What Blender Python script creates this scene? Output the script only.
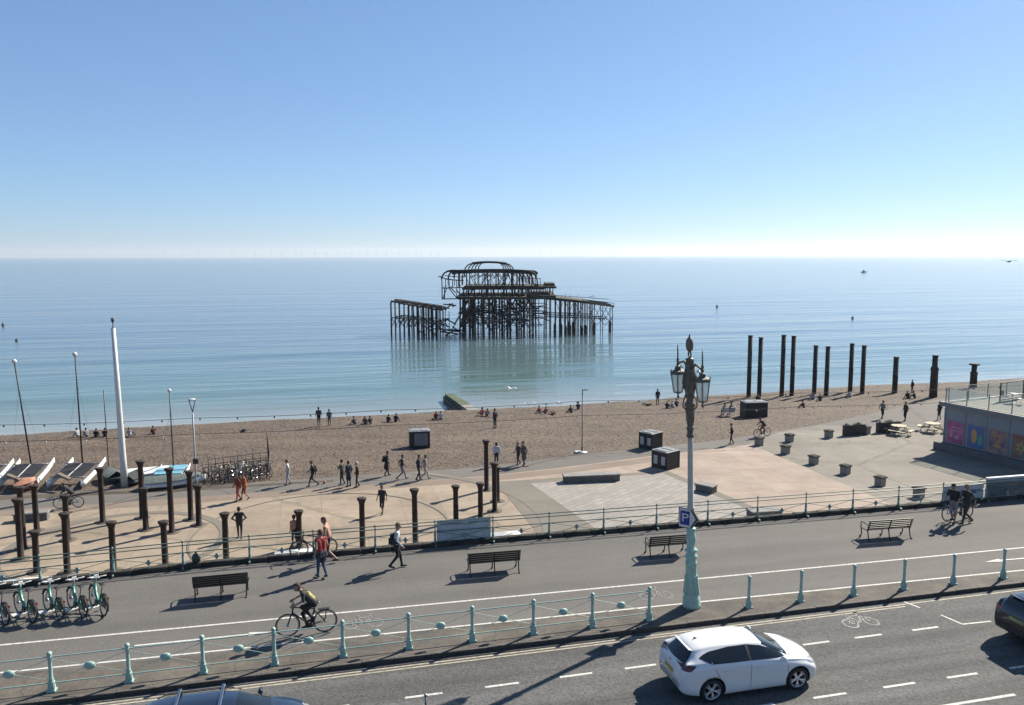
import bpy, bmesh, math, random
import numpy as np
from mathutils import Vector, Matrix
from mathutils.bvhtree import BVHTree
from mathutils.geometry import delaunay_2d_cdt
for o in list(bpy.data.objects): bpy.data.objects.remove(o)
random.seed(7); rnd = random.Random(11)
PI = math.pi; R = math.radians
sc = bpy.context.scene; col = sc.collection
# ------------------------------------------------------------------ camera, sky, sun, exposure
W_, H_ = 1024, 705
FPX = 800.0; HC = 11.5; PITCH = R(6.9); ROLL = R(0.15)
cam_d = bpy.data.cameras.new('camera'); cam = bpy.data.objects.new('camera', cam_d); col.objects.link(cam)
cam_d.sensor_fit = 'HORIZONTAL'; cam_d.sensor_width = 36; cam_d.lens = 36 * FPX / W_
cam_d.clip_start = 0.1; cam_d.clip_end = 60000
cam.matrix_world = (Matrix.Translation((0, 0, HC)) @ Matrix.Rotation(PI / 2 - PITCH, 4, 'X') @ Matrix.Rotation(-ROLL, 4, 'Z'))
sc.camera = cam
SUN_AZ = R(48); SUN_EL = R(38)
w = bpy.data.worlds.new('World'); sc.world = w; w.use_nodes = True
nt = w.node_tree; bg = nt.nodes['Background']; sk = nt.nodes.new('ShaderNodeTexSky')
sk.sky_type = 'NISHITA'; sk.sun_disc = False; sk.sun_elevation = SUN_EL; sk.sun_rotation = SUN_AZ
sk.altitude = 20; sk.air_density = .8; sk.dust_density = .3; sk.ozone_density = 3.2
nv = nt.nodes.new('ShaderNodeVectorMath'); nv.operation = 'SCALE'; nv.inputs['Scale'].default_value = 1 / 8; nt.links.new(sk.outputs[0], nv.inputs[0])
gm = nt.nodes.new('ShaderNodeGamma'); gm.inputs[1].default_value = .66; nt.links.new(nv.outputs[0], gm.inputs[0])          # soft shoulder: hazy bright air near the sun does not burn out
wb = nt.nodes.new('ShaderNodeVectorMath'); wb.operation = 'MULTIPLY'; wb.inputs[1].default_value = (8 * .68, 8 * .915, 8 * 1.17)   # white balance
nt.links.new(gm.outputs[0], wb.inputs[0]); nt.links.new(wb.outputs[0], bg.inputs[0]); bg.inputs[1].default_value = 0.05
sl = bpy.data.lights.new('sun', 'SUN'); so = bpy.data.objects.new('sun', sl); col.objects.link(so)
sl.energy = 5.0; sl.angle = R(0.5); sl.color = (1, .925, .79)
sd = Vector((math.sin(SUN_AZ) * math.cos(SUN_EL), math.cos(SUN_AZ) * math.cos(SUN_EL), math.sin(SUN_EL)))
so.rotation_euler = sd.to_track_quat('Z', 'Y').to_euler(); so.location = (60, 60, 60)
sc.view_settings.view_transform = 'Standard'; sc.view_settings.look = 'None'
sc.view_settings.exposure = 1.06; sc.view_settings.gamma = 1.0
sc.render.engine = 'CYCLES'
# ------------------------------------------------------------------ place frames
A0 = Vector((-12.298, 20.112, 0)); TH = math.atan2(.23886, .97105)
D_ = Vector((math.cos(TH), math.sin(TH), 0)); N_ = Vector((-math.sin(TH), math.cos(TH), 0))
def S(t, n, z=0.0):                       # street frame: t along the road, n towards the sea
    return A0 + D_ * t + N_ * n + Vector((0, 0, z))
def at(px, py, z=0.0):                    # where the sight line through a photo point meets level z
    u = px - W_ / 2; v = -(py - H_ / 2); c, s = math.cos(-ROLL), math.sin(-ROLL); u, v = c * u - s * v, s * u + c * v
    d = Vector((u / FPX, math.cos(PITCH) + v / FPX * math.sin(PITCH), -math.sin(PITCH) + v / FPX * math.cos(PITCH)))
    return Vector((0, 0, HC)) + d * ((z - HC) / d.z)
def tn(p): return (p - A0).dot(D_), (p - A0).dot(N_)
ZR, ZL, ZS = -.13, -3.8, -6.5             # road, lower promenade, sea
SEAWARD, LEFTW, RIGHTW, CAMW = TH + PI / 2, TH + PI, TH, TH - PI / 2
# ------------------------------------------------------------------ materials
MC = {}
def mat(name, c, rough=.75, metal=0., var=.18, scale=6., bump=.0, coat=0., spec=.5, stretch=None, detail=4, bscale=None, c2=None, lo=.35, hi=.65):
    if name in MC: return MC[name]
    c = tuple(x * .66 for x in c[:3]); c2 = tuple(x * .66 for x in c2[:3]) if c2 else None
    m = bpy.data.materials.new(name); MC[name] = m; m.use_nodes = True; n = m.node_tree; b = n.nodes['Principled BSDF']
    b.inputs['Roughness'].default_value = rough; b.inputs['Metallic'].default_value = metal
    b.inputs['Coat Weight'].default_value = coat; b.inputs['Specular IOR Level'].default_value = spec
    tc = n.nodes.new('ShaderNodeTexCoord'); src = tc.outputs['Object']
    if stretch:
        mp = n.nodes.new('ShaderNodeMapping'); mp.inputs['Scale'].default_value = stretch; n.links.new(src, mp.inputs[0]); src = mp.outputs[0]
    nz = n.nodes.new('ShaderNodeTexNoise'); nz.inputs['Scale'].default_value = scale; nz.inputs['Detail'].default_value = detail; nz.inputs['Roughness'].default_value = .65
    n.links.new(src, nz.inputs['Vector'])
    rp = n.nodes.new('ShaderNodeValToRGB'); e = rp.color_ramp.elements
    e[0].position = lo; e[1].position = hi
    ca = tuple(max(0, x * (1 - var)) for x in c[:3]); cb = tuple(min(1, x * (1 + var)) for x in (c2 or c)[:3])
    e[0].color = (*ca, 1); e[1].color = (*cb, 1)
    n.links.new(nz.outputs[0], rp.inputs[0]); n.links.new(rp.outputs[0], b.inputs['Base Color'])
    if bump:
        n2 = n.nodes.new('ShaderNodeTexNoise'); n2.inputs['Scale'].default_value = bscale or scale * 6; n2.inputs['Detail'].default_value = 3
        n.links.new(src, n2.inputs['Vector'])
        bp = n.nodes.new('ShaderNodeBump'); bp.inputs['Strength'].default_value = bump; bp.inputs['Distance'].default_value = .02
        n.links.new(n2.outputs[0], bp.inputs['Height']); n.links.new(bp.outputs[0], b.inputs['Normal'])
    return m
def cloth(c):
    return mat('cloth_%02x%02x%02x' % tuple(int(x * 255) for x in c), c, .9, var=.30, scale=9, bump=.5, bscale=22)
def ground(name, c, big=.12, bigs=.25, fine=.2, fines=18., bump=.25, extra=None, rough=.9, c2=None, cracks=0, slabs=0):
    """asphalt, concrete or paving: large stains, mid blotches, fine grit"""
    m = bpy.data.materials.new(name); m.use_nodes = True; n = m.node_tree; b = n.nodes['Principled BSDF']
    b.inputs['Roughness'].default_value = rough; b.inputs['Specular IOR Level'].default_value = .35; c = tuple(x * .68 for x in c); c2 = tuple(x * .70 for x in c2) if c2 else None
    tc = n.nodes.new('ShaderNodeTexCoord'); P = tc.outputs['Object']
    def noise(s, d=4, st=None):
        z = n.nodes.new('ShaderNodeTexNoise'); z.inputs['Scale'].default_value = s; z.inputs['Detail'].default_value = d; z.inputs['Roughness'].default_value = .7
        src = P
        if st:
            mp = n.nodes.new('ShaderNodeMapping'); mp.inputs['Scale'].default_value = st; n.links.new(P, mp.inputs[0]); src = mp.outputs[0]
        n.links.new(src, z.inputs['Vector']); return z.outputs[0]
    def rng(x, a, b_, lo, hi):
        r = n.nodes.new('ShaderNodeMapRange'); r.inputs[1].default_value = a; r.inputs[2].default_value = b_; r.inputs[3].default_value = lo; r.inputs[4].default_value = hi
        n.links.new(x, r.inputs[0]); return r.outputs[0]
    def mul(x, y):
        q = n.nodes.new('ShaderNodeMath'); q.operation = 'MULTIPLY'; n.links.new(x, q.inputs[0]); n.links.new(y, q.inputs[1]); return q.outputs[0]
    f = rng(noise(bigs, 5), .3, .7, 1 - big, 1 + big)
    f = mul(f, rng(noise(bigs * 1.7, 4, (.22, 1.6, 1)), .3, .7, 1 - big * .7, 1 + big * .7))
    f = mul(f, rng(noise(2.2, 5), .3, .7, 1 - big * .5, 1 + big * .5))
    g = noise(fines, 3); f = mul(f, rng(g, .25, .75, 1 - fine, 1 + fine))
    if cracks:
        vo = n.nodes.new('ShaderNodeTexVoronoi'); vo.feature = 'DISTANCE_TO_EDGE'; vo.inputs['Scale'].default_value = cracks
        wn = n.nodes.new('ShaderNodeTexNoise'); wn.inputs['Scale'].default_value = 1.2; n.links.new(P, wn.inputs['Vector'])
        vm = n.nodes.new('ShaderNodeMix'); vm.data_type = 'VECTOR'; vm.inputs[0].default_value = .35
        n.links.new(P, vm.inputs[4]); n.links.new(wn.outputs[1], vm.inputs[5]); n.links.new(vm.outputs[1], vo.inputs['Vector'])
        f = mul(f, rng(vo.outputs['Distance'], 0, .012, .72, 1))
    if slabs:
        mp = n.nodes.new('ShaderNodeMapping'); mp.inputs['Rotation'].default_value = (0, 0, -TH); n.links.new(P, mp.inputs[0])
        br = n.nodes.new('ShaderNodeTexBrick'); br.inputs['Scale'].default_value = 1.; br.inputs['Brick Width'].default_value = slabs; br.inputs['Row Height'].default_value = slabs; br.offset = 0
        br.inputs['Color1'].default_value = (1.05, 1.05, 1.05, 1); br.inputs['Color2'].default_value = (.94, .94, .94, 1); br.inputs['Mortar'].default_value = (.76, .76, .76, 1); br.inputs['Mortar Size'].default_value = .02
        n.links.new(mp.outputs[0], br.inputs['Vector']); f = mul(f, br.outputs[0])
        st = noise(.9, 6); f = mul(f, rng(st, .58, .72, 1, .8))
    cm = n.nodes.new('ShaderNodeMix'); cm.data_type = 'RGBA'; cm.inputs[6].default_value = (*c, 1); cm.inputs[7].default_value = (*(c2 or c), 1)
    n.links.new(rng(noise(.5, 4), .4, .6, 0, 1), cm.inputs[0])
    vv = n.nodes.new('ShaderNodeVectorMath'); vv.operation = 'SCALE'; n.links.new(cm.outputs[2], vv.inputs[0]); n.links.new(f, vv.inputs['Scale'])
    n.links.new(vv.outputs[0], b.inputs['Base Color'])
    bp = n.nodes.new('ShaderNodeBump'); bp.inputs['Strength'].default_value = bump; bp.inputs['Distance'].default_value = .02
    n.links.new(g, bp.inputs['Height']); n.links.new(bp.outputs[0], b.inputs['Normal'])
    if extra: extra(n, b, P, vv, f)
    return m
def glassmat(name, c=(.8, .9, .92), a=.8, rough=.03):
    m = bpy.data.materials.new(name); m.use_nodes = True; n = m.node_tree; b = n.nodes['Principled BSDF']; out = n.nodes['Material Output']
    b.inputs['Base Color'].default_value = (*c, 1); b.inputs['Roughness'].default_value = rough
    tr = n.nodes.new('ShaderNodeBsdfTransparent'); tr.inputs[0].default_value = (*[min(1, x + .12) for x in c], 1); mx = n.nodes.new('ShaderNodeMixShader'); mx.inputs[0].default_value = a
    n.links.new(b.outputs[0], mx.inputs[1]); n.links.new(tr.outputs[0], mx.inputs[2]); n.links.new(mx.outputs[0], out.inputs[0]); return m
# ------------------------------------------------------------------ mesh helpers
class MB:
    def __init__(s): s.v = []; s.f = []; s.m = []; s.mi = 0; s.sm = []; s.smooth = False
    def add(s, vs, fs, smooth=None):
        o = len(s.v); s.v += [tuple(v) for v in vs]; s.f += [tuple(i + o for i in f) for f in fs]; s.m += [s.mi] * len(fs)
        s.sm += [s.smooth if smooth is None else smooth] * len(fs); return s
    def box(s, c, d, M=None, taper=1., bev=0.):
        x, y, z = d[0] / 2, d[1] / 2, d[2] / 2
        if bev:
            b = min(bev, x * .49, y * .49, z * .49); vs = []; 
            for zz, k in ((-z, b), (-z + b, 0), (z - b, 0), (z, b)):
                tp = taper if zz > 0 else 1
                for (sx, sy) in ((1, 1), (-1, 1), (-1, -1), (1, -1)):
                    if sx * sy > 0: pts = [(sx * (x - k), sy * (y - b - k)), (sx * (x - b - k), sy * (y - k))]
                    else: pts = [(sx * (x - b - k), sy * (y - k)), (sx * (x - k), sy * (y - b - k))]
                    vs += [(p[0] * tp, p[1] * tp, zz) for p in pts]
            fs = [tuple(range(7, -1, -1)), tuple(range(24, 32))]
            for l in range(3):
                for i in range(8): fs.append((l * 8 + i, l * 8 + (i + 1) % 8, l * 8 + 8 + (i + 1) % 8, l * 8 + 8 + i))
        else:
            vs = [(-x, -y, -z), (x, -y, -z), (x, y, -z), (-x, y, -z)] + [(sx * x * taper, sy * y * taper, z) for sx, sy in ((-1, -1), (1, -1), (1, 1), (-1, 1))]
            fs = [(3, 2, 1, 0), (4, 5, 6, 7), (0, 1, 5, 4), (1, 2, 6, 5), (2, 3, 7, 6), (3, 0, 4, 7)]
        c = Vector(c); vs = [(M @ Vector(v) if M else Vector(v)) + c for v in vs]; return s.add(vs, fs, False)
    def bar(s, p, q, wd, h=None, roll=None):
        """rectangular bar from p to q"""
        p, q = Vector(p), Vector(q); h = h or wd; dz = (q - p); L = dz.length
        if L < 1e-6: return s
        dz = dz / L; up = Vector(roll) if roll else (Vector((0, 0, 1)) if abs(dz.z) < .95 else Vector((1, 0, 0)))
        x = up.cross(dz).normalized() * wd / 2; y = dz.cross(x.normalized()) * h / 2
        vs = [p - x - y, p + x - y, p + x + y, p - x + y, q - x - y, q + x - y, q + x + y, q - x + y]
        return s.add(vs, [(3, 2, 1, 0), (4, 5, 6, 7), (0, 1, 5, 4), (1, 2, 6, 5), (2, 3, 7, 6), (3, 0, 4, 7)], False)
    def tube(s, pts, r, n=6, cap=True, closed=False):
        pts = [Vector(p) for p in pts]; k = len(pts); rs = r if hasattr(r, '__len__') else [r] * k; vs = []; fs = []; prev = None
        for i, p in enumerate(pts):
            if closed: t = pts[(i + 1) % k] - pts[i - 1]
            else: t = pts[min(i + 1, k - 1)] - pts[max(i - 1, 0)]
            t.normalize()
            a = prev if prev is not None else (Vector((0, 0, 1)) if abs(t.z) < .9 else Vector((1, 0, 0)))
            x = a - t * a.dot(t)
            if x.length < 1e-5: x = Vector((1, 0, 0)) if abs(t.x) < .9 else Vector((0, 1, 0)); x = x - t * x.dot(t)
            x.normalize(); y = t.cross(x); prev = x
            for j in range(n):
                an = 2 * PI * j / n; vs.append(p + (x * math.cos(an) + y * math.sin(an)) * rs[i])
        for i in range(k if closed else k - 1):
            for j in range(n): a_, b_ = i * n + j, i * n + (j + 1) % n; c_ = ((i + 1) % k) * n; fs.append((a_, b_, c_ + (j + 1) % n, c_ + j))
        if cap and not closed: fs.append(tuple(range(n - 1, -1, -1))); fs.append(tuple((k - 1) * n + j for j in range(n)))
        return s.add(vs, fs, n > 4)
    def lathe(s, prof, n=16, c=(0, 0, 0), M=None, smooth=True, ph=0, cap=True):
        vs = []; fs = []; c = Vector(c); k = len(prof)
        for (r, z) in prof:
            for j in range(n):
                v = Vector((r * math.cos(2 * PI * j / n + ph), r * math.sin(2 * PI * j / n + ph), z)); vs.append((M @ v if M else v) + c)
        for i in range(k - 1):
            for j in range(n): fs.append((i * n + j, i * n + (j + 1) % n, (i + 1) * n + (j + 1) % n, (i + 1) * n + j))
        if cap and prof[0][0] > 1e-4: fs.append(tuple(range(n - 1, -1, -1)))
        if cap and prof[-1][0] > 1e-4: fs.append(tuple((k - 1) * n + j for j in range(n)))
        return s.add(vs, fs, smooth)
    def ball(s, c, r, n=8, sc_=(1, 1, 1), M=None):
        pr = [(max(1e-5, math.sin(PI * i / n)), -math.cos(PI * i / n)) for i in range(n + 1)]
        MM = (M or Matrix.Identity(3)) @ Matrix.Diagonal((r * sc_[0], r * sc_[1], r * sc_[2])); return s.lathe(pr, max(6, n + 2), c, MM)
    def prism(s, poly, z0, z1, M=None, c=(0, 0, 0)):
        k = len(poly); c = Vector(c); vs = [Vector((x, y, z0)) for x, y in poly] + [Vector((x, y, z1)) for x, y in poly]
        vs = [(M @ v if M else v) + c for v in vs]
        fs = [tuple(range(k - 1, -1, -1)), tuple(range(k, 2 * k))] + [(i, (i + 1) % k, k + (i + 1) % k, k + i) for i in range(k)]
        return s.add(vs, fs, False)
    def quad(s, a, b, c, d): return s.add([a, b, c, d], [(0, 1, 2, 3)], False)
    def mesh(s, name, mats):
        me = bpy.data.meshes.new(name); me.from_pydata(s.v, [], s.f)
        for m_ in (mats if isinstance(mats, (list, tuple)) else [mats]): me.materials.append(m_)
        me.polygons.foreach_set('material_index', s.m); me.polygons.foreach_set('use_smooth', s.sm); me.update(); return me
    def build(s, name, mats, parent=None, loc=None, rz=None):
        return link(name, s.mesh(name, mats), parent, loc, rz)
def link(name, me, parent=None, loc=None, rz=None):
    o = bpy.data.objects.new(name, me); col.objects.link(o)
    if parent: o.parent = parent
    if loc is not None: o.location = loc
    if rz is not None: o.rotation_euler = (0, 0, rz)
    return o
def tag(o, label, cat, group=None):
    o['label'] = label; o['category'] = cat
    if group: o['group'] = group
    return o
def thing(name, label, cat, loc=(0, 0, 0), rz=0., group=None):
    o = bpy.data.objects.new(name, None); col.objects.link(o); o.location = loc; o.rotation_euler = (0, 0, rz); o.empty_display_size = .2
    return tag(o, label, cat, group)
def struct(o): o['kind'] = 'structure'; return o
def dup(root, loc=None, rz=None, label=None, rot=None):
    def cp(o, par):
        c = o.copy(); col.objects.link(c)
        if par: c.parent = par
        for ch in list(o.children): cp(ch, c)
        return c
    c = cp(root, None)
    if loc is not None: c.location = loc
    if rz is not None: c.rotation_euler = (0, 0, rz)
    if rot is not None: c.rotation_euler = rot
    if label: c['label'] = label
    return c
def textmesh(s, size, m, name='lettering', parent=None, M=None, ext=.004):
    cu = bpy.data.curves.new(name, 'FONT'); cu.body = s; cu.size = size; cu.extrude = ext; cu.align_x = 'CENTER'; cu.align_y = 'CENTER'
    o = bpy.data.objects.new('tmp', cu); col.objects.link(o)
    me = bpy.data.meshes.new_from_object(o); bpy.data.objects.remove(o); me.materials.clear(); me.materials.append(m)
    if M: me.transform(M)
    return link(name, me, parent)
def sheet(name, pts, z, m, parent=None, mk='structure'):
    """flat sheet through street-frame points"""
    b = MB(); b.add([S(t, n, z) for t, n in pts], [tuple(range(len(pts)))]); o = b.build(name, m, parent)
    if not parent: o['kind'] = mk
    if b and o.data.polygons[0].normal.z < 0: o.data.flip_normals()
    return o
M_iron = mat('green_iron_paint', (.40, .60, .53), .45, var=.12, scale=9, bump=.15)
M_rail2 = mat('dark_green_rail_paint', (.13, .21, .19), .45, var=.25, scale=3)
M_iron2 = mat('dark_green_iron_paint', (.24, .40, .36), .5, var=.2, scale=9, bump=.15)
M_black = mat('black_paint', (.02, .022, .025), .45, var=.3)
M_dark = mat('dark_metal', (.045, .045, .05), .5, .3, var=.3)
M_white = mat('white_paint', (.78, .78, .76), .5, var=.05, scale=4)
M_chrome = mat('bright_metal', (.6, .6, .62), .25, 1., var=.05)
M_grey = mat('grey_metal', (.35, .36, .37), .45, .5, var=.1)
M_rubber = mat('rubber', (.02, .02, .022), .8, var=.2)
M_wood = mat('weathered_timber', (.42, .36, .26), .8, var=.25, scale=8, stretch=(1, 8, 8), bump=.2)
M_conc = mat('concrete', (.29, .28, .265), .9, var=.18, scale=3, bump=.3, bscale=30)
M_stone = mat('kerb_granite_shaded', (.065, .062, .058), .9, var=.25, scale=4, bump=.3, bscale=40)  # near-black tone paints the shade of the kerb front into the stone
HAZE = 7e-5
# ------------------------------------------------------------------ the setting
def sea_mat():
    m = bpy.data.materials.new('sea_water'); m.use_nodes = True; n = m.node_tree; b = n.nodes['Principled BSDF']
    b.inputs['Roughness'].default_value = .12; b.inputs['IOR'].default_value = 1.33
    g = n.nodes.new('ShaderNodeNewGeometry'); P = g.outputs['Position']
    vr = n.nodes.new('ShaderNodeVectorRotate'); vr.rotation_type = 'Z_AXIS'; vr.inputs['Angle'].default_value = -TH; n.links.new(P, vr.inputs[0])
    sx = n.nodes.new('ShaderNodeSeparateXYZ'); n.links.new(vr.outputs[0], sx.inputs[0])
    def noise(s, st, d=3, rg=.55):
        mp = n.nodes.new('ShaderNodeMapping'); mp.inputs['Scale'].default_value = st; n.links.new(vr.outputs[0], mp.inputs[0])
        z = n.nodes.new('ShaderNodeTexNoise'); z.inputs['Scale'].default_value = s; z.inputs['Detail'].default_value = d; z.inputs['Roughness'].default_value = rg
        n.links.new(mp.outputs[0], z.inputs['Vector']); return z.outputs[0]
    def math_(op, a, b_=None, v=None):
        q = n.nodes.new('ShaderNodeMath'); q.operation = op
        n.links.new(a, q.inputs[0])
        if b_ is not None: n.links.new(b_, q.inputs[1])
        if v is not None: q.inputs[1].default_value = v
        return q.outputs[0]
    n0 = (S(0, 67).x * -math.sin(TH) + S(0, 67).y * math.cos(TH))
    d = math_('SUBTRACT', sx.outputs[1], v=n0)
    d = math_('ADD', d, math_('MULTIPLY', noise(.03, (1, .5, 1)), v=14.))
    mr = n.nodes.new('ShaderNodeMapRange'); mr.inputs[1].default_value = 4; mr.inputs[2].default_value = 150; n.links.new(d, mr.inputs[0])
    rp = n.nodes.new('ShaderNodeValToRGB'); e = rp.color_ramp.elements
    e[0].position = 0; e[0].color = (.26, .27, .25, 1); e[1].position = 1; e[1].color = (.07, .11, .15, 1)
    for p_, c_ in ((.06, (.16, .19, .18, 1)), (.15, (.085, .14, .13, 1)), (.5, (.075, .12, .14, 1))): q = e.new(p_); q.color = c_
    n.links.new(mr.outputs[0], rp.inputs[0]); n.links.new(rp.outputs[0], b.inputs['Base Color'])
    def bump(h, dist, st, prev=None):
        bp = n.nodes.new('ShaderNodeBump'); bp.inputs['Distance'].default_value = dist; bp.inputs['Strength'].default_value = st
        n.links.new(h, bp.inputs['Height'])
        if prev: n.links.new(prev, bp.inputs['Normal'])
        return bp.outputs[0]
    b1 = bump(noise(.06, (.16, 1, 1), 3), .75, 1.)
    b2 = bump(noise(.45, (.25, 1, 1), 4), .11, 1., b1)
    b3 = bump(noise(2.2, (.6, 1, 1), 2), .018, .8, b2)
    n.links.new(b3, b.inputs['Normal']); return m
FAR = 17000
b = MB(); b.add([(-FAR, -3000, ZS), (FAR, -3000, ZS), (FAR, FAR, ZS), (-FAR, FAR, ZS)], [(0, 1, 2, 3)])
sea = struct(b.build('sea', sea_mat()))
# beach: shingle sloping from the lower promenade into the water
BT = [(-400, 36), (-60, 34.6), (-13, 34.3), (-.7, 33.2), (18, 33.3), (28, 35.2), (40, 36.8), (51, 40), (72, 48.5), (95, 50), (400, 52)]
def itp(tab, t):
    for (a, x), (b_, y) in zip(tab, tab[1:]):
        if t <= b_: return x + (y - x) * (t - a) / (b_ - a)
    return tab[-1][1]
def shore(t): return 67.3 + .35 * math.sin(t * .11 + 1) + .5 * math.sin(t * .043) + .18 * math.sin(t * .7)
def beach_z(t, n):
    a = itp(BT, t); s = (n - a) / (shore(t) - a)
    if s <= 0: return ZL
    if s < .75: z = -.9 * (s / .75) ** 1.2
    elif s < 1: u = (s - .75) / .25; z = -.9 - 1.8 * u
    else: z = -2.7 - .12 * (n - shore(t)) 
    k = min(1, s * 6) * min(1, max(0, (1.25 - s) * 4))
    z += k * (.09 * math.sin(t * .31 + n * .5) * math.sin(n * .9 + t * .05) + .05 * math.sin(t * 1.3) * math.sin(n * 2.1 + 1))
    return ZL + z
def beach_mat():
    def extra(n, b, P, vv, f):
        vo = n.nodes.new('ShaderNodeTexVoronoi'); vo.inputs['Scale'].default_value = 5.5; n.links.new(P, vo.inputs['Vector'])
        bw = n.nodes.new('ShaderNodeRGBToBW'); n.links.new(vo.outputs['Color'], bw.inputs[0])
        mr = n.nodes.new('ShaderNodeMapRange'); mr.inputs[1].default_value = .2; mr.inputs[2].default_value = .8; mr.inputs[3].default_value = .66; mr.inputs[4].default_value = 1.38; n.links.new(bw.outputs[0], mr.inputs[0])
        v2 = n.nodes.new('ShaderNodeVectorMath'); v2.operation = 'SCALE'; n.links.new(vv.outputs[0], v2.inputs[0]); n.links.new(mr.outputs[0], v2.inputs['Scale'])
        # wet dark shingle just above the water level
        g = n.nodes.new('ShaderNodeNewGeometry'); sx = n.nodes.new('ShaderNodeSeparateXYZ'); n.links.new(g.outputs['Position'], sx.inputs[0])
        w_ = n.nodes.new('ShaderNodeMapRange'); w_.inputs[1].default_value = ZS + .45; w_.inputs[2].default_value = ZS + .85; w_.inputs[3].default_value = .42; w_.inputs[4].default_value = 1; n.links.new(sx.outputs[2], w_.inputs[0])
        v3 = n.nodes.new('ShaderNodeVectorMath'); v3.operation = 'SCALE'; n.links.new(v2.outputs[0], v3.inputs[0]); n.links.new(w_.outputs[0], v3.inputs['Scale'])
        n.links.new(v3.outputs[0], b.inputs['Base Color'])
        bp = n.nodes.new('ShaderNodeBump'); bp.inputs['Strength'].default_value = .6; bp.inputs['Distance'].default_value = .08
        n.links.new(vo.outputs['Distance'], bp.inputs['Height']); n.links.new(bp.outputs[0], b.inputs['Normal'])
    return ground('shingle', (.140, .103, .075), .16, .10, .22, 9, .3, extra, c2=(.118, .090, .069))
b = MB(); ts = [-400, -200, -120, -80] + [-50 + i * .8 for i in range(200)] + [120, 160, 250, 400]; ns = 70
vs = []; fs = []
for t in ts:
    a = itp(BT, t)
    for j in range(ns):
        n_ = a + (84 - a) * j / (ns - 1); vs.append(S(t, n_, beach_z(t, n_)))
for i in range(len(ts) - 1):
    for j in range(ns - 1): q = i * ns + j; fs.append((q, q + ns, q + ns + 1, q + 1))
b.add(vs, fs, True); beach = struct(b.build('beach', beach_mat()))
b = MB(); r9 = random.Random(21); vs = []; k = 520
for i in range(k + 1):
    t = -60 + i * .4; w0 = .12 + .22 * max(0, math.sin(t * .37) + .5 * math.sin(t * 1.1)) + r9.uniform(0, .12); e0 = shore(t) - .25 + .15 * math.sin(t * .9)
    vs += [S(t, e0, ZS + .03), S(t, e0 + w0, ZS + .03)]
b.add(vs, [(2 * i, 2 * i + 2, 2 * i + 3, 2 * i + 1) for i in range(k)]); o = b.build('surf_foam', mat('sea_foam', (.85, .88, .88), .6, var=.15)); o['kind'] = 'stuff'
b = MB()
for i in range(5200):
    t = r9.uniform(-45, 105); a = itp(BT, t); u = r9.random(); n_ = a + (shore(t) - a) * (u if r9.random() < .7 else r9.choice([.3, .62, .9]) + r9.gauss(0, .012)); n_ = max(a + .05, n_); c = S(t, n_, beach_z(t, n_)); q = r9.uniform(.03, .085)
    b.add([c + Vector((q, 0, 0)), c + Vector((0, q * .8, 0)), c + Vector((-q, 0, 0)), c + Vector((0, -q * .7, 0)), c + Vector((0, 0, q * .7))], [(0, 1, 4), (1, 2, 4), (2, 3, 4), (3, 0, 4)])
o = b.build('loose_stones', mat('loose_flint', (.17, .14, .12), .85, var=.6, scale=.7, detail=2)); o['kind'] = 'stuff'
# lower promenade base sheet and its paved areas
M_lp = ground('lower_promenade_asphalt', (.172, .157, .142), .1, .2, .14, 20, cracks=.12)
pts = [(t, n) for t, n in BT]; b = MB(); n0s = [(t, 8.4) for t, _ in BT]
b.add([S(t, n, ZL) for t, n in n0s] + [S(t, n + .05, ZL) for t, n in BT], [(i, i + 1, len(BT) + i + 1, len(BT) + i) for i in range(len(BT) - 1)])
lower = struct(b.build('lower_promenade', M_lp))
LB = [(-60, 30.6), (-12, 30.6), (4.5, 30.5), (18, 31), (24, 31.7), (32.6, 33.4), (41, 34.8)]
M_beige = ground('beige_paving', (.370, .296, .220), .18, .22, .12, 14, c2=(.335, .276, .210), cracks=.1, slabs=2.4)
M_pink = ground('pink_paving', (.385, .300, .245), .13, .3, .1, 14, c2=(.395, .322, .265), slabs=1.8)
def pavers(n, b, P, vv, f):
    mp = n.nodes.new('ShaderNodeMapping'); mp.inputs['Rotation'].default_value = (0, 0, -TH - .6); n.links.new(P, mp.inputs[0])
    br = n.nodes.new('ShaderNodeTexBrick'); br.inputs['Scale'].default_value = 1.; br.inputs['Brick Width'].default_value = .9; br.inputs['Row Height'].default_value = .45
    br.inputs['Color1'].default_value = (1.06, 1.04, 1.02, 1); br.inputs['Color2'].default_value = (.84, .84, .86, 1); br.inputs['Mortar'].default_value = (.7, .68, .66, 1); br.inputs['Mortar Size'].default_value = .03
    n.links.new(mp.outputs[0], br.inputs['Vector'])
    v2 = n.nodes.new('ShaderNodeVectorMath'); v2.operation = 'MULTIPLY'; n.links.new(vv.outputs[0], v2.inputs[0]); n.links.new(br.outputs[0], v2.inputs[1]); n.links.new(v2.outputs[0], b.inputs['Base Color'])
M_pale = ground('pale_block_paving', (.38, .355, .32), .08, .3, .08, 14, extra=pavers)
M_band = ground('grey_paving_band', (.215, .192, .160), .1, .3, .1, 14)
M_tar = ground('sandy_asphalt', (.250, .226, .192), .20, .16, .12, 16, cracks=.09)
M_pinkg = ground('pinkish_kerb_paving', (.262, .206, .164), .1, .3, .1, 14)
sheet('plaza_paving', [(-60, 8.4), (19.3, 8.4), (19.3, 30.9)] + [p for p in reversed(LB) if p[0] <= 18], ZL + .004, M_beige)
b = MB(); poly = [(19.3, 8.4), (41.4, 8.4), (41.2, 34.8), (32.6, 33.4), (24, 31.7), (19.3, 31.1)]
sheet('plaza_paving', poly, ZL + .0041, M_pink)
sheet('plaza_paving', [(41.4, 8.4), (70, 8.4), (62, 36), (51, 39.8), (46, 38.2), (41.2, 35.2)], ZL + .004, M_tar)
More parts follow.
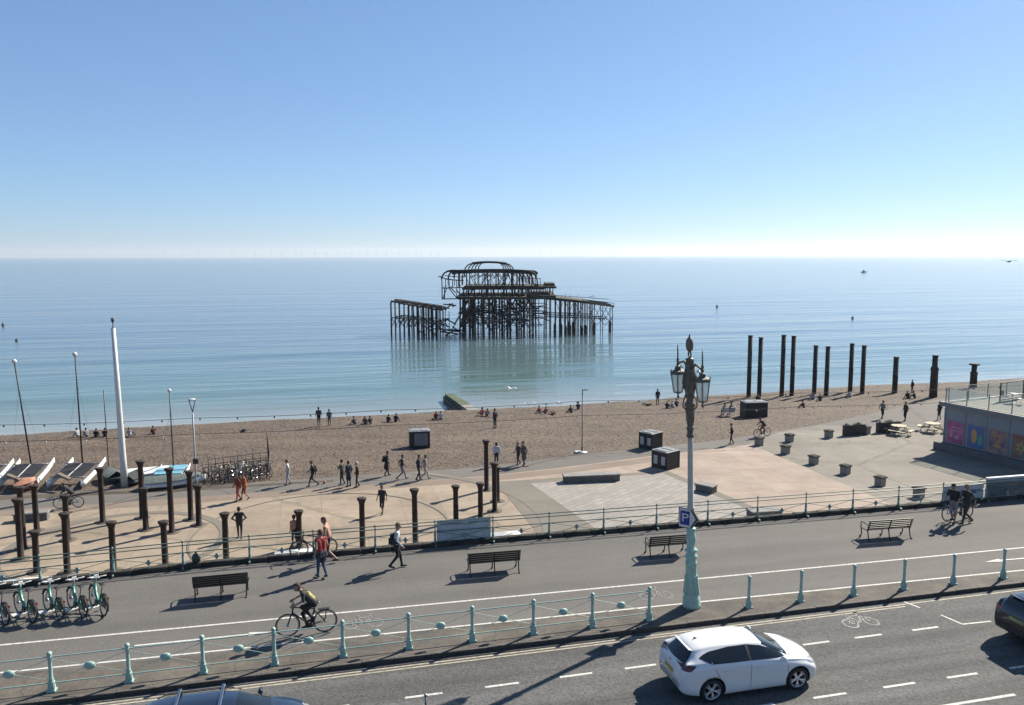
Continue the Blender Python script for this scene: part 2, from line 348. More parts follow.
sheet('paving_band', [(-60, 29.2), (18, 29.6), (24, 30.2), (33, 31.9), (33, 33.2), (24, 31.5), (18, 30.8), (-60, 30.4)], ZL + .009, M_pinkg)
q_in = [(20.9, 28.3), (30.6, 28.5), (32.6, 17.4), (33.6, 8.5), (23.5, 8.5), (22.2, 18)]
q_out = [(18.7, 29.3), (31.2, 29.1), (33.3, 17.4), (34.3, 8.5), (18.7, 8.5)]
sheet('paving_band', q_out, ZL + .013, M_band); sheet('plaza_paving', q_in, ZL + .017, M_pale)
def ring(name, t0, n0, r0, r1, z, m, a0=0, a1=2 * PI, k=72):
    b = MB(); vs = []
    for i in range(k + 1):
        a = a0 + (a1 - a0) * i / k; vs += [S(t0 + r0 * math.cos(a), n0 + r0 * math.sin(a), z), S(t0 + r1 * math.cos(a), n0 + r1 * math.sin(a), z)]
    b.add(vs, [(2 * i, 2 * i + 1, 2 * i + 3, 2 * i + 2) for i in range(k)]); return struct(b.build(name, m))
ring('paving_band', -3.6, 22.6, 5.2, 5.7, ZL + .021, M_band)
ring('paving_band', 7.2, 22.2, 12.3, 12.9, ZL + .025, M_band, -PI * .38, PI * .33)
ring('paving_band', 7.2, 22.2, 7.0, 7.12, ZL + .029, M_band)
# line of rough ground between promenade and beach on the left
sheet('path_edge', [(-60, 33.6), (-12, 33.2), (-.7, 32.3), (8, 32.2), (8, 32.5), (-.7, 33.0), (-12, 33.9), (-60, 34.2)], ZL + .0125, ground('gritty_edge', (.10, .08, .06), .3, .6, .3, 10))
# upper promenade, road, far footway
def streaks_soft(n, b, P, vv, f):
    mp = n.nodes.new('ShaderNodeMapping'); mp.vector_type = 'TEXTURE'; mp.inputs['Rotation'].default_value = (0, 0, TH); mp.inputs['Scale'].default_value = (18, 1.1, 1); n.links.new(P, mp.inputs[0])
    z = n.nodes.new('ShaderNodeTexNoise'); z.inputs['Scale'].default_value = 1.; z.inputs['Detail'].default_value = 4; n.links.new(mp.outputs[0], z.inputs['Vector'])
    r = n.nodes.new('ShaderNodeMapRange'); r.inputs[1].default_value = .35; r.inputs[2].default_value = .65; r.inputs[3].default_value = .90; r.inputs[4].default_value = 1.08; n.links.new(z.outputs[0], r.inputs[0])
    v2 = n.nodes.new('ShaderNodeVectorMath'); v2.operation = 'SCALE'; n.links.new(vv.outputs[0], v2.inputs[0]); n.links.new(r.outputs[0], v2.inputs['Scale']); n.links.new(v2.outputs[0], b.inputs['Base Color'])
M_up = ground('promenade_asphalt', (.154, .144, .134), .09, .16, .26, 14, .5, streaks_soft)
def streaks(n, b, P, vv, f):
    mp = n.nodes.new('ShaderNodeMapping'); mp.vector_type = 'TEXTURE'; mp.inputs['Rotation'].default_value = (0, 0, TH); mp.inputs['Scale'].default_value = (14, .8, 1); n.links.new(P, mp.inputs[0])
    z = n.nodes.new('ShaderNodeTexNoise'); z.inputs['Scale'].default_value = 1.; z.inputs['Detail'].default_value = 4; n.links.new(mp.outputs[0], z.inputs['Vector'])
    r = n.nodes.new('ShaderNodeMapRange'); r.inputs[1].default_value = .35; r.inputs[2].default_value = .65; r.inputs[3].default_value = .78; r.inputs[4].default_value = 1.32; n.links.new(z.outputs[0], r.inputs[0])
    v2 = n.nodes.new('ShaderNodeVectorMath'); v2.operation = 'SCALE'; n.links.new(vv.outputs[0], v2.inputs[0]); n.links.new(r.outputs[0], v2.inputs['Scale']); n.links.new(v2.outputs[0], b.inputs['Base Color'])
M_road = ground('road_asphalt', (.108, .107, .105), .12, .12, .52, 13, .8, streaks)
b = MB(); b.box((0, 0, 0), (1, 1, 1))
RC = [(-150, 8.6), (-25, 7.6), (-4, 8.05), (3, 8.45), (12, 8.35), (20, 8.15), (36, 7.8), (60, 7.4), (200, 6.8)]
b = MB(); k = len(RC)
b.add([S(t, -.5, 0) for t, _ in RC] + [S(t, n, 0) for t, n in RC], [(i, i + 1, k + i + 1, k + i) for i in range(k - 1)])
prom = struct(b.build('promenade', M_up))
pave = struct(sheet('pavement', [(-150, -.38), (200, -.38), (200, .2), (40, .25), (18.7, .86), (5, 1.08), (-2, 1.26), (-30, 1.9), (-150, 3)], .004, ground('kerbside_paving', (.150, .130, .108), .3, .7, .25, 12, c2=(.11, .10, .088), cracks=.8)))
road = struct(sheet('road', [(-150, -13.5), (200, -13.5), (200, -.5), (-150, -.5)], ZR, M_road))
sheet('pavement', [(-150, -21), (200, -21), (200, -13.5), (-150, -13.5)], 0, M_up)
b = MB(); b.box((0, 0, -.075), (.91, .14, .15), bev=.012); b.m[1] = 1; b.m[-8:] = [0] * 8; kme = b.mesh('kerb_stone', [M_stone, mat('kerb_top_granite', (.135, .12, .105), .9, var=.35, scale=3, bump=.3)])  # faces carry the painted shade, the top keeps the pavement tone
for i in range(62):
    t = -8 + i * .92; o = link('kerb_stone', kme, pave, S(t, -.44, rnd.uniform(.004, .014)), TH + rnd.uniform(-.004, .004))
for t0, t1 in ((-150, -8.5), (48.6, 200)):
    b = MB(); b.bar(S(t0, -.44, -.06), S(t1, -.44, -.06), .14, .15); b.build('kerb', M_stone, pave)
b = MB(); b.bar(S(-150, -13.45, -.055), S(200, -13.45, -.055), .14, .15); b.build('kerb', M_stone, pave)
# painted lines: each its own sheet on the surface it marks
M_line = mat('white_road_paint', (.58, .565, .53), .8, var=.30, scale=9, detail=6, lo=.3, hi=.55)
M_yel = mat('yellow_road_paint', (.40, .36, .28), .8, var=.38, scale=7, detail=6, lo=.3, hi=.55)
M_worn2 = mat('scuffed_road_paint', (.30, .29, .28), .85, var=.4, scale=11, detail=6, lo=.35, hi=.6)
M_worn = mat('worn_road_paint', (.22, .21, .20), .85, var=.4, scale=14, detail=6, lo=.35, hi=.6)
def strip(name, p, q, wd, z, m, par): 
    (t0, n0), (t1, n1) = p, q; d = Vector((t1 - t0, n1 - n0)); d.normalize(); x, y = -d.y * wd / 2, d.x * wd / 2
    b = MB(); b.add([S(t0 - x, n0 - y, z), S(t1 - x, n1 - y, z), S(t1 + x, n1 + y, z), S(t0 + x, n0 + y, z)], [(0, 1, 2, 3)]); return b.build(name, m, par)
strip('cycle_lane_line', (-60, 4.7), (19.6, 2.62), .09, .004, M_line, prom); strip('cycle_lane_line', (19.6, 2.62), (120, 0.2), .09, .004, M_line, prom)
strip('cycle_lane_line', (-60, 2.95), (20, .80), .085, .009, M_line, prom); strip('cycle_lane_line', (20, .80), (34, .33), .085, .009, M_line, prom)
strip('yellow_line', (-60, -.70), (31.2, -.76), .06, ZR + .004, M_yel, road); strip('yellow_line', (-60, -.84), (25.9, -.90), .06, ZR + .004, M_yel, road)
def tnat(px, py, z): return tn(at(px, py, z))
M_tarl = mat('tar_seam', (.06, .06, .06), .8, var=.3, scale=3)
for i in range(24): strip('tar_seam', (8 + i, -3.85 + .035 * math.sin(i * 1.3)), (8 + i + .97 - .25 * (i % 4 == 1), -3.85 + .035 * math.sin(i * 1.3 + 1.3)), .035 + .015 * (i % 3), ZR + .004, M_tarl, road)
for c, l in (((424, 696), 1.0), ((502, 685), .95), ((576, 675), .95), ((640, 666), .95), ((816, 643), .9), ((868, 636), .95), ((925, 628.5), .95)):
    t, _ = tnat(*c, ZR); strip('lane_dash', (t - l / 2, -2.41), (t + l / 2, -2.41), .09, ZR + .004, M_line, road)
for t in (-1.5, .6, 2.7, 4.9, 7.2, 18.85, 29.7, 31.8, 34): strip('lane_dash', (t - .48, -2.41), (t + .48, -2.41), .09, ZR + .004, M_line, road)
for t in (13.7, 15.8, 17.95, 20.1, 22.25, 24.3, 26.4, 28.5, 30.6): strip('lane_dash', (t - .5, -5.05), (t + .5, -5.05), .09, ZR + .004, M_line, road)
strip('lane_line', (22.1, -6.2), (24.9, -6.2), .1, ZR + .004, M_line, road); strip('lane_line', (26.6, -6.2), (29.4, -6.2), .1, ZR + .004, M_line, road)
strip('bay_marking', tnat(904, 602, ZR), tnat(920, 608, ZR), .07, ZR + .009, M_line, road)
strip('bay_marking', tnat(941, 615, ZR), tnat(963, 624.5, ZR), .07, ZR + .004, M_line, road)
strip('bay_marking', tnat(962, 624.5, ZR), tnat(991, 621.5, ZR), .07, ZR + .009, M_line, road)
def bike_mark(t, n, z, m, par, L=1.7, flip=1):
    b = MB(); k = 16
    def P(x, y): return S(t + x * L * flip, n + y * .75, z)
    for cx in (-.3, .3):
        for i in range(k):
            a, c = 2 * PI * i / k, 2 * PI * (i + 1) / k
            b.add([P(cx + .19 * math.cos(a), .42 * math.sin(a)), P(cx + .19 * math.cos(c), .42 * math.sin(c)), P(cx + .15 * math.cos(c), .32 * math.sin(c)), P(cx + .15 * math.cos(a), .32 * math.sin(a))], [(0, 1, 2, 3)])
    for p, q in (((-.3, 0), (-.12, .62)), ((-.12, .62), (.2, .6)), ((-.12, .62), (.02, 0)), ((-.3, 0), (.02, 0)), ((.02, 0), (.2, .6)), ((.3, 0), (.17, .85)), ((.17, .85), (.28, .88)), ((-.2, .8), (-.06, .8)), ((-.12, .62), (-.14, .8))):
        d = Vector(q) - Vector(p); d.normalize(); x, y = -d.y * .022, d.x * .05
        b.add([P(p[0] - x, p[1] - y), P(q[0] - x, q[1] - y), P(q[0] + x, q[1] + y), P(p[0] + x, p[1] + y)], [(0, 1, 2, 3)])
    return b.build('cycle_symbol', m, par)
bike_mark(23.7, -1.55, ZR + .004, M_worn2, road, 1.25); bike_mark(8.3, 1.95, .004, M_worn, prom, 1.3); bike_mark(18.1, 1.65, .004, M_worn, prom, 1.2)
def arrow(t0, t1, n0, n1, tip):
    b = MB(); z = .0135; L = 1 if t1 > t0 else -1
    b.add([S(t0, n0, z), S(t0 + L * .75, n0 - .14, z), S(t0 + L * .75, n0 - .045, z), S(t1, n1 - .045, z), S(t1, n1 + .045, z), S(t0 + L * .75, n0 + .045, z), S(t0 + L * .75, n0 + .14, z)], [tuple(range(7))]); o = b.build('lane_arrow', M_line, prom)
    if o.data.polygons[0].normal.z < 0: o.data.flip_normals()
arrow(5.6, 1.6, 2.07, 2.15, 1); arrow(-3.5, -6.5, 2.3, 2.4, 1); arrow(31.3, 35.3, 1.38, 1.2, 1)
# promenade retaining wall and its coping
b = MB(); k = len(RC)
b.add([S(t, n, -.02) for t, n in RC] + [S(t, n + .02, ZL - .1) for t, n in RC], [(i, i + 1, k + i + 1, k + i) for i in range(k - 1)])
b.add([S(t, n, -.02) for t, n in RC] + [S(t, n - .3, -.02) for t, n in RC], [(i, k + i, k + i + 1, i + 1) for i in range(k - 1)])
wall = tag(b.build('retaining_wall', M_conc), 'concrete retaining wall dropping from the promenade edge down to the plaza', 'wall')
M_cope = mat('dark_mossy_coping', (.05, .048, .04), .95, var=.4, scale=2.5, bump=.4, bscale=30)
def railpos(t): return itp(RC, t) - .22
b = MB(); b.box((0, 0, .09), (1.16, .26, .18), bev=.02); cme = b.mesh('coping_stone', M_cope)
t = -9.
while t < 48:
    n0, n1 = railpos(t), railpos(t + 1.17); p, q = S(t, n0), S(t + 1.17, n1); d = q - p
    link('coping_stone', cme, wall, (p + q) / 2 + Vector((0, 0, rnd.uniform(-.006, .008))), math.atan2(d.y, d.x)); t += 1.172
# ------------------------------------------------------------------ near railing (left part) and bollards (right part)
def near_post(parent, loc, z=0, h=1.0):
    b = MB(); b.box((0, 0, .13), (.17, .17, .26), taper=.82, bev=.02); b.box((0, 0, .02), (.21, .21, .04))
    b.lathe([(.058, .24), (.062, .3), (.05, .34), (.045, .8), (.058, .83), (.058, .87), (.046, .89), (.062, .925), (.066, .955), (.05, .985), (.02, 1.0), (.0001, 1.005)], 12); return b
pme = near_post(None, None).mesh('post', M_iron)
nr = thing('railing', 'pale green iron railing with oval bosses between cycle lane and road kerb', 'railing', S(0, 0), TH)
pt = [-6.0, -3.95, -1.98] + [tnat(*p, 0)[0] for p in ((52, 691), (130, 682), (205, 673), (278, 665), (345, 656), (411, 648), (474, 641), (534, 634), (593, 628), (649, 620))]
pt[3:] = [pt[3] + i * (pt[-1] - pt[3]) / (len(pt) - 4) for i in range(len(pt) - 3)]
for t in pt: link('post', pme, nr, (t, 0, 0), rnd.uniform(-.05, .05)).scale = (1.05, 1.05, 1.11)
b = MB(); b.ball((0, 0, 0), .15, 8, (1., .45, .75)); bme = b.mesh('boss', M_iron)
for a, c in zip(pt, pt[1:]):
    for z in (.96, .23): b = MB(); b.tube([(a, 0, z), (c, 0, z)], .019, 6, cap=False); b.build('rail', M_iron, nr)
    for z0, z1 in ((.90, .30), (.30, .90)): b = MB(); b.tube([(a, .0, z0), (c, 0, z1)], .009, 5, cap=False); b.build('brace', M_iron, nr)
    link('boss', bme, nr, ((a + c) / 2, 0, .60))
ords = ['first', 'second', 'third', 'fourth', 'fifth', 'sixth', 'seventh']
for i, p in enumerate([(748, 607), (800, 601), (853, 595), (903, 589), (953, 584), (1003, 578)]):
    t, n = tnat(*p, 0); o = link('bollard', pme, None, S(t, n * .6), TH); o.scale = (1, 1, 1.09)
    tag(o, 'pale green iron bollard by the kerb, %s to the right of the tall street lamp' % ords[i], 'bollard', 'green bollards along the kerb')
# ------------------------------------------------------------------ far railing above the plaza
fr = thing('railing', 'green iron railing with diamond bosses on the coping above the lower plaza', 'railing', (0, 0, 0))
b = MB(); b.box((0, 0, .1), (.12, .12, .2), taper=.8, bev=.015); b.lathe([(.05, .2), (.055, .25), (.042, .28), (.05, .5), (.03, .55), (.024, .6), (.022, .98), (.035, .99), (.035, 1.02), (.0001, 1.05)], 10)
b.bar((0, -.0, .06), (0, -.24, .02), .05); fme = b.mesh('post', M_iron2)
b = MB(); Mx = Matrix.Rotation(PI / 2, 3, 'X')
b.prism([(.1, 0), (0, .1), (-.1, 0), (0, -.1)], -.02, .02, Mx); b.prism([(.045, .1), (-.045, .1), (-.045, -.1), (.045, -.1)], -.015, .015, Mx); b.bar((0, 0, -.26), (0, 0, .12), .02); dme = b.mesh('boss', M_iron2)
tm = [tnat(*p, 0)[0] for p in ((39, 586), (111, 578), (184, 568), (251, 562), (316, 556), (377, 551), (437, 547), (494, 543), (550, 538), (603, 534), (656, 529), (705, 525), (757, 521), (806, 517), (853, 512), (900, 509), (944, 506))]
sp = (tm[-1] - tm[0]) / (len(tm) - 1); tm = [tm[0] + i * sp for i in range(-2, len(tm) + 5)]
P3 = [S(t, railpos(t) - .02, .045) for t in tm]
for i, p in enumerate(P3):
    q = P3[min(i + 1, len(P3) - 1)] - P3[max(i - 1, 0)]; link('post', fme, fr, p, math.atan2(q.y, q.x) )
for p, q in zip(P3, P3[1:]):
    for z in (.97, .84, .56, .08):
        b = MB(); b.tube([p + Vector((0, 0, z)), q + Vector((0, 0, z))], .021, 5, cap=False); b.build('rail', M_rail2, fr)
    for z0, z1 in ((.56, .08), (.08, .56)):
        b = MB(); b.tube([p + Vector((0, 0, z0)), q + Vector((0, 0, z1))], .011, 4, cap=False); b.build('brace', M_rail2, fr)
    d = q - p; link('boss', dme, fr, (p + q) / 2 + Vector((0, 0, .32)), math.atan2(d.y, d.x))
# ------------------------------------------------------------------ tall ornate street lamp
M_lampw = mat('cream_column_paint', (.60, .55, .48), .5, var=.12, scale=3, bump=.1)
M_bronze = mat('aged_dark_green_iron', (.17, .15, .12), .5, .3, var=.35, scale=10, bump=.2)
M_pane = glassmat('lantern_glass', (.75, .78, .76), .55, .15)
Lp = at(691.5, 606.5, 0)
lamp = thing('street_lamp', 'tall ornate iron seafront lamp with two hanging lanterns, green base and cream shaft', 'street lamp', Lp, TH); lamp.rotation_euler = (0, -.034, TH)
b = MB(); b.lathe([(.30, 0), (.30, .10), (.285, .14), (.285, .30), (.26, .36), (.245, .42), (.215, .75), (.185, 1.15), (.175, 1.45), (.195, 1.48), (.195, 1.54), (.17, 1.58), (.165, 1.66), (.20, 1.70), (.215, 1.74), (.17, 1.80), (.14, 1.86), (.17, 1.90), (.225, 1.94), (.16, 2.0), (.115, 2.06), (.15, 2.2), (.17, 2.36), (.14, 2.5), (.125, 2.58), (.16, 2.62), (.16, 2.68), (.12, 2.72)], 12)
b.build('base', M_iron, lamp)
for i in range(8):
    a = 2 * PI * i / 8 + .2; b = MB(); b.bar((.25 * math.cos(a), .25 * math.sin(a), .46), (.19 * math.cos(a), .19 * math.sin(a), 1.1), .09, .03, roll=(math.cos(a), math.sin(a), 0)); b.build('base_panel', M_iron, lamp)
b = MB(); b.lathe([(.10, 2.7), (.105, 3.3), (.13, 3.33), (.13, 3.37), (.10, 3.4), (.085, 5.5), (.08, 5.75)], 14); b.build('shaft', M_lampw, lamp)
b = MB(); b.lathe([(.12, 5.72), (.12, 5.80), (.095, 5.83), (.10, 5.95), (.125, 5.98), (.125, 6.03), (.09, 6.06), (.11, 6.3), (.14, 6.5), (.16, 6.62), (.12, 6.68), (.18, 6.74), (.18, 6.8), (.13, 6.86), (.10, 6.95), (.16, 7.02), (.14, 7.1), (.18, 7.25), (.205, 7.5), (.185, 7.75), (.15, 8.0), (.13, 8.2), (.15, 8.24), (.08, 8.28)], 10); b.build('head', M_bronze, lamp)
b = MB(); b.tube([(0, .085 * math.cos(a), 8.40 + .10 * math.sin(a)) for a in [2 * PI * i / 12 for i in range(12)]], .03, 6, closed=True)
b.lathe([(.03, 8.48), (.09, 8.52), (.12, 8.62), (.125, 8.74), (.10, 8.86), (.05, 8.92), (.03, 8.95), (.02, 9.02), (.0001, 9.05)], 10); b.build('finial', M_bronze, lamp)
for i in range(6):
    a = 2 * PI * i / 6; ca, sa = math.cos(a), math.sin(a)
    b = MB(); b.tube([(.14 * ca, .14 * sa, 6.62), (.26 * ca, .26 * sa, 6.72), (.22 * ca, .22 * sa, 6.95), (.16 * ca, .16 * sa, 7.1)], .018, 5)
    b.tube([(.2 * ca, .2 * sa, 7.3), (.25 * ca, .25 * sa, 7.5), (.2 * ca, .2 * sa, 7.8)], .025, 5); b.build('scroll', M_bronze, lamp)
for i in range(4):
    a = PI / 4 + PI / 2 * i; b = MB(); b.tube([(.09 * math.cos(a), .09 * math.sin(a), 6.1), (.13 * math.cos(a), .13 * math.sin(a), 6.35), (.12 * math.cos(a), .12 * math.sin(a), 6.6)], .014, 5); b.build('strap', M_bronze, lamp)
for sgn in (1, -1):
    L = .86 * sgn
    b = MB(); b.tube([(0, .12 * sgn, 7.95), (0, .4 * sgn, 8.12), (0, .8 * sgn, 8.02), (0, L, 7.93)], [.05, .04, .035, .03], 6)
    b.tube([(0, .17 * sgn, 7.55), (0, .42 * sgn, 7.75), (0, .62 * sgn, 7.72), (0, .7 * sgn, 7.85), (0, .6 * sgn, 7.97), (0, .5 * sgn, 7.9)], .022, 5)
    b.tube([(0, .75 * sgn, 8.03), (0, .85 * sgn, 8.13), (0, L - .05 * sgn, 8.1)], .02, 5); b.build('arm', M_bronze, lamp)
    ln = MB(); ln.lathe([(.03, 7.93), (.06, 7.98), (.03, 8.03), (.055, 8.1), (.028, 8.17), (.022, 8.5), (.0001, 8.66)], 8, (0, L, 0)); ln.build('spire', M_bronze, lamp)
    ln = MB(); c = (0, L, 0)
    ln.lathe([(.0001, 7.95), (.09, 7.9), (.12, 7.84), (.11, 7.80), (.22, 7.74), (.245, 7.68), (.25, 7.64), (.22, 7.635)], 6, c, smooth=False)
    ln.lathe([(.0001, 6.80), (.03, 6.84), (.045, 6.9), (.02, 6.95), (.06, 7.0), (.16, 7.03), (.165, 7.06), (.15, 7.065)], 6, c, smooth=False)
    for i in range(6):
        a = 2 * PI * i / 6; ln.bar((.16 * math.cos(a), L + .16 * math.sin(a), 7.06), (.24 * math.cos(a), L + .24 * math.sin(a), 7.64), .022)
        ln.bar((.25 * math.cos(a), L + .25 * math.sin(a), 7.63), (.265 * math.cos(a), L + .265 * math.sin(a), 7.78), .02)
    lan = ln.build('lantern', M_bronze, lamp)
    for i in range(6):
        a, c2 = 2 * PI * i / 6, 2 * PI * (i + 1) / 6; b = MB()
        b.quad((.155 * math.cos(a), L + .155 * math.sin(a), 7.07), (.155 * math.cos(c2), L + .155 * math.sin(c2), 7.07), (.235 * math.cos(c2), L + .235 * math.sin(c2), 7.63), (.235 * math.cos(a), L + .235 * math.sin(a), 7.63)); b.build('pane', M_pane, lan)
    b = MB(); b.lathe([(.03, 7.2), (.055, 7.3), (.05, 7.42), (.02, 7.5)], 8, (0, L, 0)); b.build('bulb', mat('frosted_glass', (.75, .73, .66), .4, var=.02), lan)
# parking sign on the shaft
sg = thing('parking_sign', 'blue and white parking arrow sign fixed on the lamp shaft', 'sign', Lp + Vector((-.09, 0, 3.03)), -.55); sg.scale = (1.25, 1, 1)
Mf = Matrix.Rotation(PI / 2, 3, 'X')
b = MB(); b.prism([(-.30, -.33), (.06, -.33), (.26, 0), (.06, .33), (-.30, .33)], .118, .13, Mf); b.build('plate', mat('sign_black', (.03, .03, .04), .5), sg)
b = MB(); b.prism([(-.28, -.31), (.05, -.31), (.235, 0), (.05, .31), (-.28, .31)], .13, .134, Mf); b.build('white_face', M_white, sg)
b = MB(); b.prism([(-.25, -.23), (.0, -.23), (.0, .23), (-.25, .23)], .134, .138, Mf); b.build('blue_square', mat('sign_blue', (.012, .035, .30), .4, var=.05), sg)
b = MB(); b.prism([(.02, -.29), (.055, -.29), (.22, 0), (.055, .29), (.02, .29), (.16, 0)], .134, .139, Mf); b.build('chevron', M_black, sg)
textmesh('P', .40, M_white, 'letter', sg, Matrix.Translation((-.125, -.142, 0)) @ Matrix.Rotation(PI / 2, 4, 'X'))
b = MB(); b.tube([(-.1, -.10, -.1), (.0, .0, -.1)], .02); b.tube([(-.1, -.10, .15), (.0, 0, .15)], .02); b.build('bracket', M_grey, sg)
# ------------------------------------------------------------------ benches facing the sea
M_bslat = mat('dark_bench_timber', (.010, .010, .012), .55, var=.4, scale=12)
def bench(p0, p1, label):
    a, c = at(*p0), at(*p1); m = (a + c) / 2; d = c - a; L = d.length + .1; rz = math.atan2(d.y, d.x)
    o = thing('park_bench', label, 'bench', m + Vector((-math.sin(rz), math.cos(rz), 0)) * .02, rz, 'dark benches facing the sea'); o.location.z = 0
    for x in (-L / 2 + .06, 0, L / 2 - .06):
        b = MB(); b.tube([(x, -.10, 0), (x, -.02, .12), (x, .05, .42), (x, .0, .5), (x, -.12, .86)], .024, 5); b.tube([(x, .52, 0), (x, .45, .14), (x, .47, .42)], .024, 5); b.tube([(x, .0, .40), (x, .5, .41)], .022, 5)
        b.tube([(x, -.10, .02), (x, -.16, .02)], .03, 5); b.tube([(x, .52, .02), (x, .58, .02)], .03, 5); b.build('leg', M_black, o)
        if x: b = MB(); b.tube([(x, -.03, .62), (x, .2, .66), (x, .45, .66), (x, .52, .6), (x, .5, .5), (x, .47, .42)], .02, 5); b.build('armrest', M_black, o)
    for i in range(5):
        z = .50 + i * .085; y = .005 - (z - .5) * .33; b = MB(); b.box((0, y, z), (L, .022, .07), Matrix.Rotation(.3, 3, 'X')); b.build('back_slat', M_bslat, o)
    for i in range(5): b = MB(); b.box((0, .07 + i * .1, .435), (L, .085, .025)); b.build('seat_slat', M_bslat, o)
    return o
bench((195, 601), (247, 596), 'dark slatted bench seen from behind, nearest the row of hire bikes')
bench((470, 576), (519, 572), 'dark slatted bench seen from behind, standing before the pale railing banner')
bench((650, 558), (688, 555), 'dark slatted bench partly hidden behind the tall street lamp')
bench((868, 541), (910, 538), 'dark slatted bench at the right, nearest the pair of men with a bicycle')
# ------------------------------------------------------------------ bicycles
def bike(label, loc, rz, c=(.03, .03, .03), hire=False, lean=0., group=None, s=1., name='bicycle', rim=None):
    o = thing(name, label, 'bicycle', loc, rz, group); o.rotation_euler = (lean, 0, rz); o.scale = (s, s, s)
    Mc = mat('bike_%02x%02x%02x' % tuple(int(x * 255) for x in c), c, .35, .2, var=.08, coat=.3); r = .335; wb = 1.06
    for x in (wb / 2, -wb / 2):
        wm = BK.get(('w', hire))
        if not wm:
            b = MB(); b.tube([((r - .035) * math.cos(a), 0, (r - .035) * math.sin(a)) for a in [2 * PI * i / 28 for i in range(28)]], .011, 4, closed=True)
            for i in range(14): a = 2 * PI * i / 14; b.bar((.03 * math.cos(a + .5), 0, .03 * math.sin(a + .5)), ((r - .04) * math.cos(a), 0, (r - .04) * math.sin(a)), .004)
            b.tube([(0, -.05, 0), (0, .05, 0)], .03 if not hire else .05, 8); w1 = b.mesh('wheel', M_chrome)
            b = MB(); b.tube([(r * math.cos(a), 0, r * math.sin(a)) for a in [2 * PI * i / 28 for i in range(28)]], .024 if hire else .019, 6, closed=True); wm = BK[('w', hire)] = (w1, b.mesh('tyre', M_rubber))
        wo = link('wheel', wm[0], o, (x, 0, r + .02)); link('tyre', wm[1], wo)
    f = MB(); z0 = r + .02; fw, rw = (wb / 2, z0), (-wb / 2, z0); bb = (-.10, .29); hd = (.36, .88); hb = (.39, .72); stp = (-.25, .82)
    T = lambda p, q, rr=.02: f.tube([(p[0], 0, p[1]), (q[0], 0, q[1])], rr, 6)
    if hire:
        f.tube([(hb[0], 0, .80), (.28, 0, .55), (.05, 0, .36), bb and (-.10, 0, .33)], [.04, .05, .05, .04], 7); T(bb, (-.22, .62), .025); T((.345, .95), (.41, .66), .03)
        f.box((-.12, 0, .34), (.2, .12, .16), bev=.03)
    else:
        T(hb, bb, .024); T(bb, stp); T((-.22, .76), hd, .02); T(hd, hb, .026)
    for sy in (.05, -.05):
        f.tube([(-.1, sy * .4, .3), (-wb / 2, sy, z0)], .012, 5); f.tube([(-.22, sy * .4, .72 if not hire else .6), (-wb / 2, sy, z0)], .011, 5); f.tube([(.395, sy * .6, .70), (.46, sy, .55), (wb / 2, sy, z0)], .014, 5)
    f.build('frame', Mc, o)
    b = MB(); b.tube([(.345, 0, .86), (.335, 0, 1.02)], .016, 6)
    if hire: b.tube([(.26, -.29, 1.07), (.33, -.12, 1.03), (.34, 0, 1.03), (.33, .12, 1.03), (.26, .29, 1.07)], .016, 6)
    else: b.tube([(.33, -.3, 1.0), (.38, -.1, 1.01), (.38, .1, 1.01), (.33, .3, 1.0)], .014, 6)
    b.build('handlebar', M_white if hire else M_dark, o)
    b = MB(); b.tube([(-.22, 0, .6), (-.27, 0, .94)], .014, 6); b.box((-.27, 0, .97), (.26, .14, .05), taper=.75, bev=.02); b.build('saddle', M_black, o)
    b = MB(); b.tube([(-.1, -.07, .3), (-.1, .07, .3)], .02); b.tube([(-.1, -.08, .3), (-.02, -.09, .16)], .012, 5); b.tube([(-.1, .08, .3), (-.18, .09, .44)], .012, 5); b.box((-.02, -.13, .16), (.09, .08, .02)); b.box((-.18, .13, .44), (.09, .08, .02))
    b.lathe([(.09, -.085), (.09, -.075)], 14, (-.1, 0, .3), Matrix.Rotation(PI / 2, 3, 'X')); b.build('crank', M_dark, o)
    if hire:
        b = MB(); 
        for x, a0, a1 in ((wb / 2, .2, 2.3), (-wb / 2, .5, 3.4)):
            vs = []; k = 12
            for i in range(k + 1): a = a0 + (a1 - a0) * i / k; vs += [(x + (r + .045) * math.cos(a), -.035, z0 + (r + .045) * math.sin(a)), (x + (r + .045) * math.cos(a), .035, z0 + (r + .045) * math.sin(a))]
            b = MB(); b.add(vs, [(2 * i, 2 * i + 1, 2 * i + 3, 2 * i + 2) for i in range(k)]); b.build('mudguard', M_black, o)
        for sy in (.045, -.045):
            b = MB(); pts = [(-wb / 2 + (r - .01) * math.cos(a), sy, z0 + (r - .01) * math.sin(a)) for a in [1. + i * (3.3 - 1.) / 9 for i in range(10)]] + [(-wb / 2, sy, z0)]
            b.add(pts, [tuple(range(11))]); b.build('skirt_guard', M_black, o)
        b = MB(); b.box((.46, 0, .98), (.20, .26, .02)); b.box((.36, 0, 1.04), (.05, .14, .12), bev=.02); b.bar((.55, -.13, .98), (.55, -.13, 1.1), .012); b.bar((.55, .13, .98), (.55, .13, 1.1), .012); b.bar((.55, -.13, 1.1), (.55, .13, 1.1), .012); b.build('front_carrier', M_white, o)
        b = MB(); b.box((-.86, 0, .68), (.03, .06, .07)); b.build('rear_light', mat('red_lens', (.35, .02, .02), .3), o)
    return o
BK = {}
gr = (.09, .34, .24)
hp = [tnat(25.5, 617.5, 0), tnat(53, 615, 0), tnat(76.5, 613, 0), tnat(97.5, 611, 0)]
lb = ['the leftmost whole bike of the docked row', 'second whole bike from the left of the docked row', 'second from the right end of the docked row', 'at the right end of the docked row']
hire = []
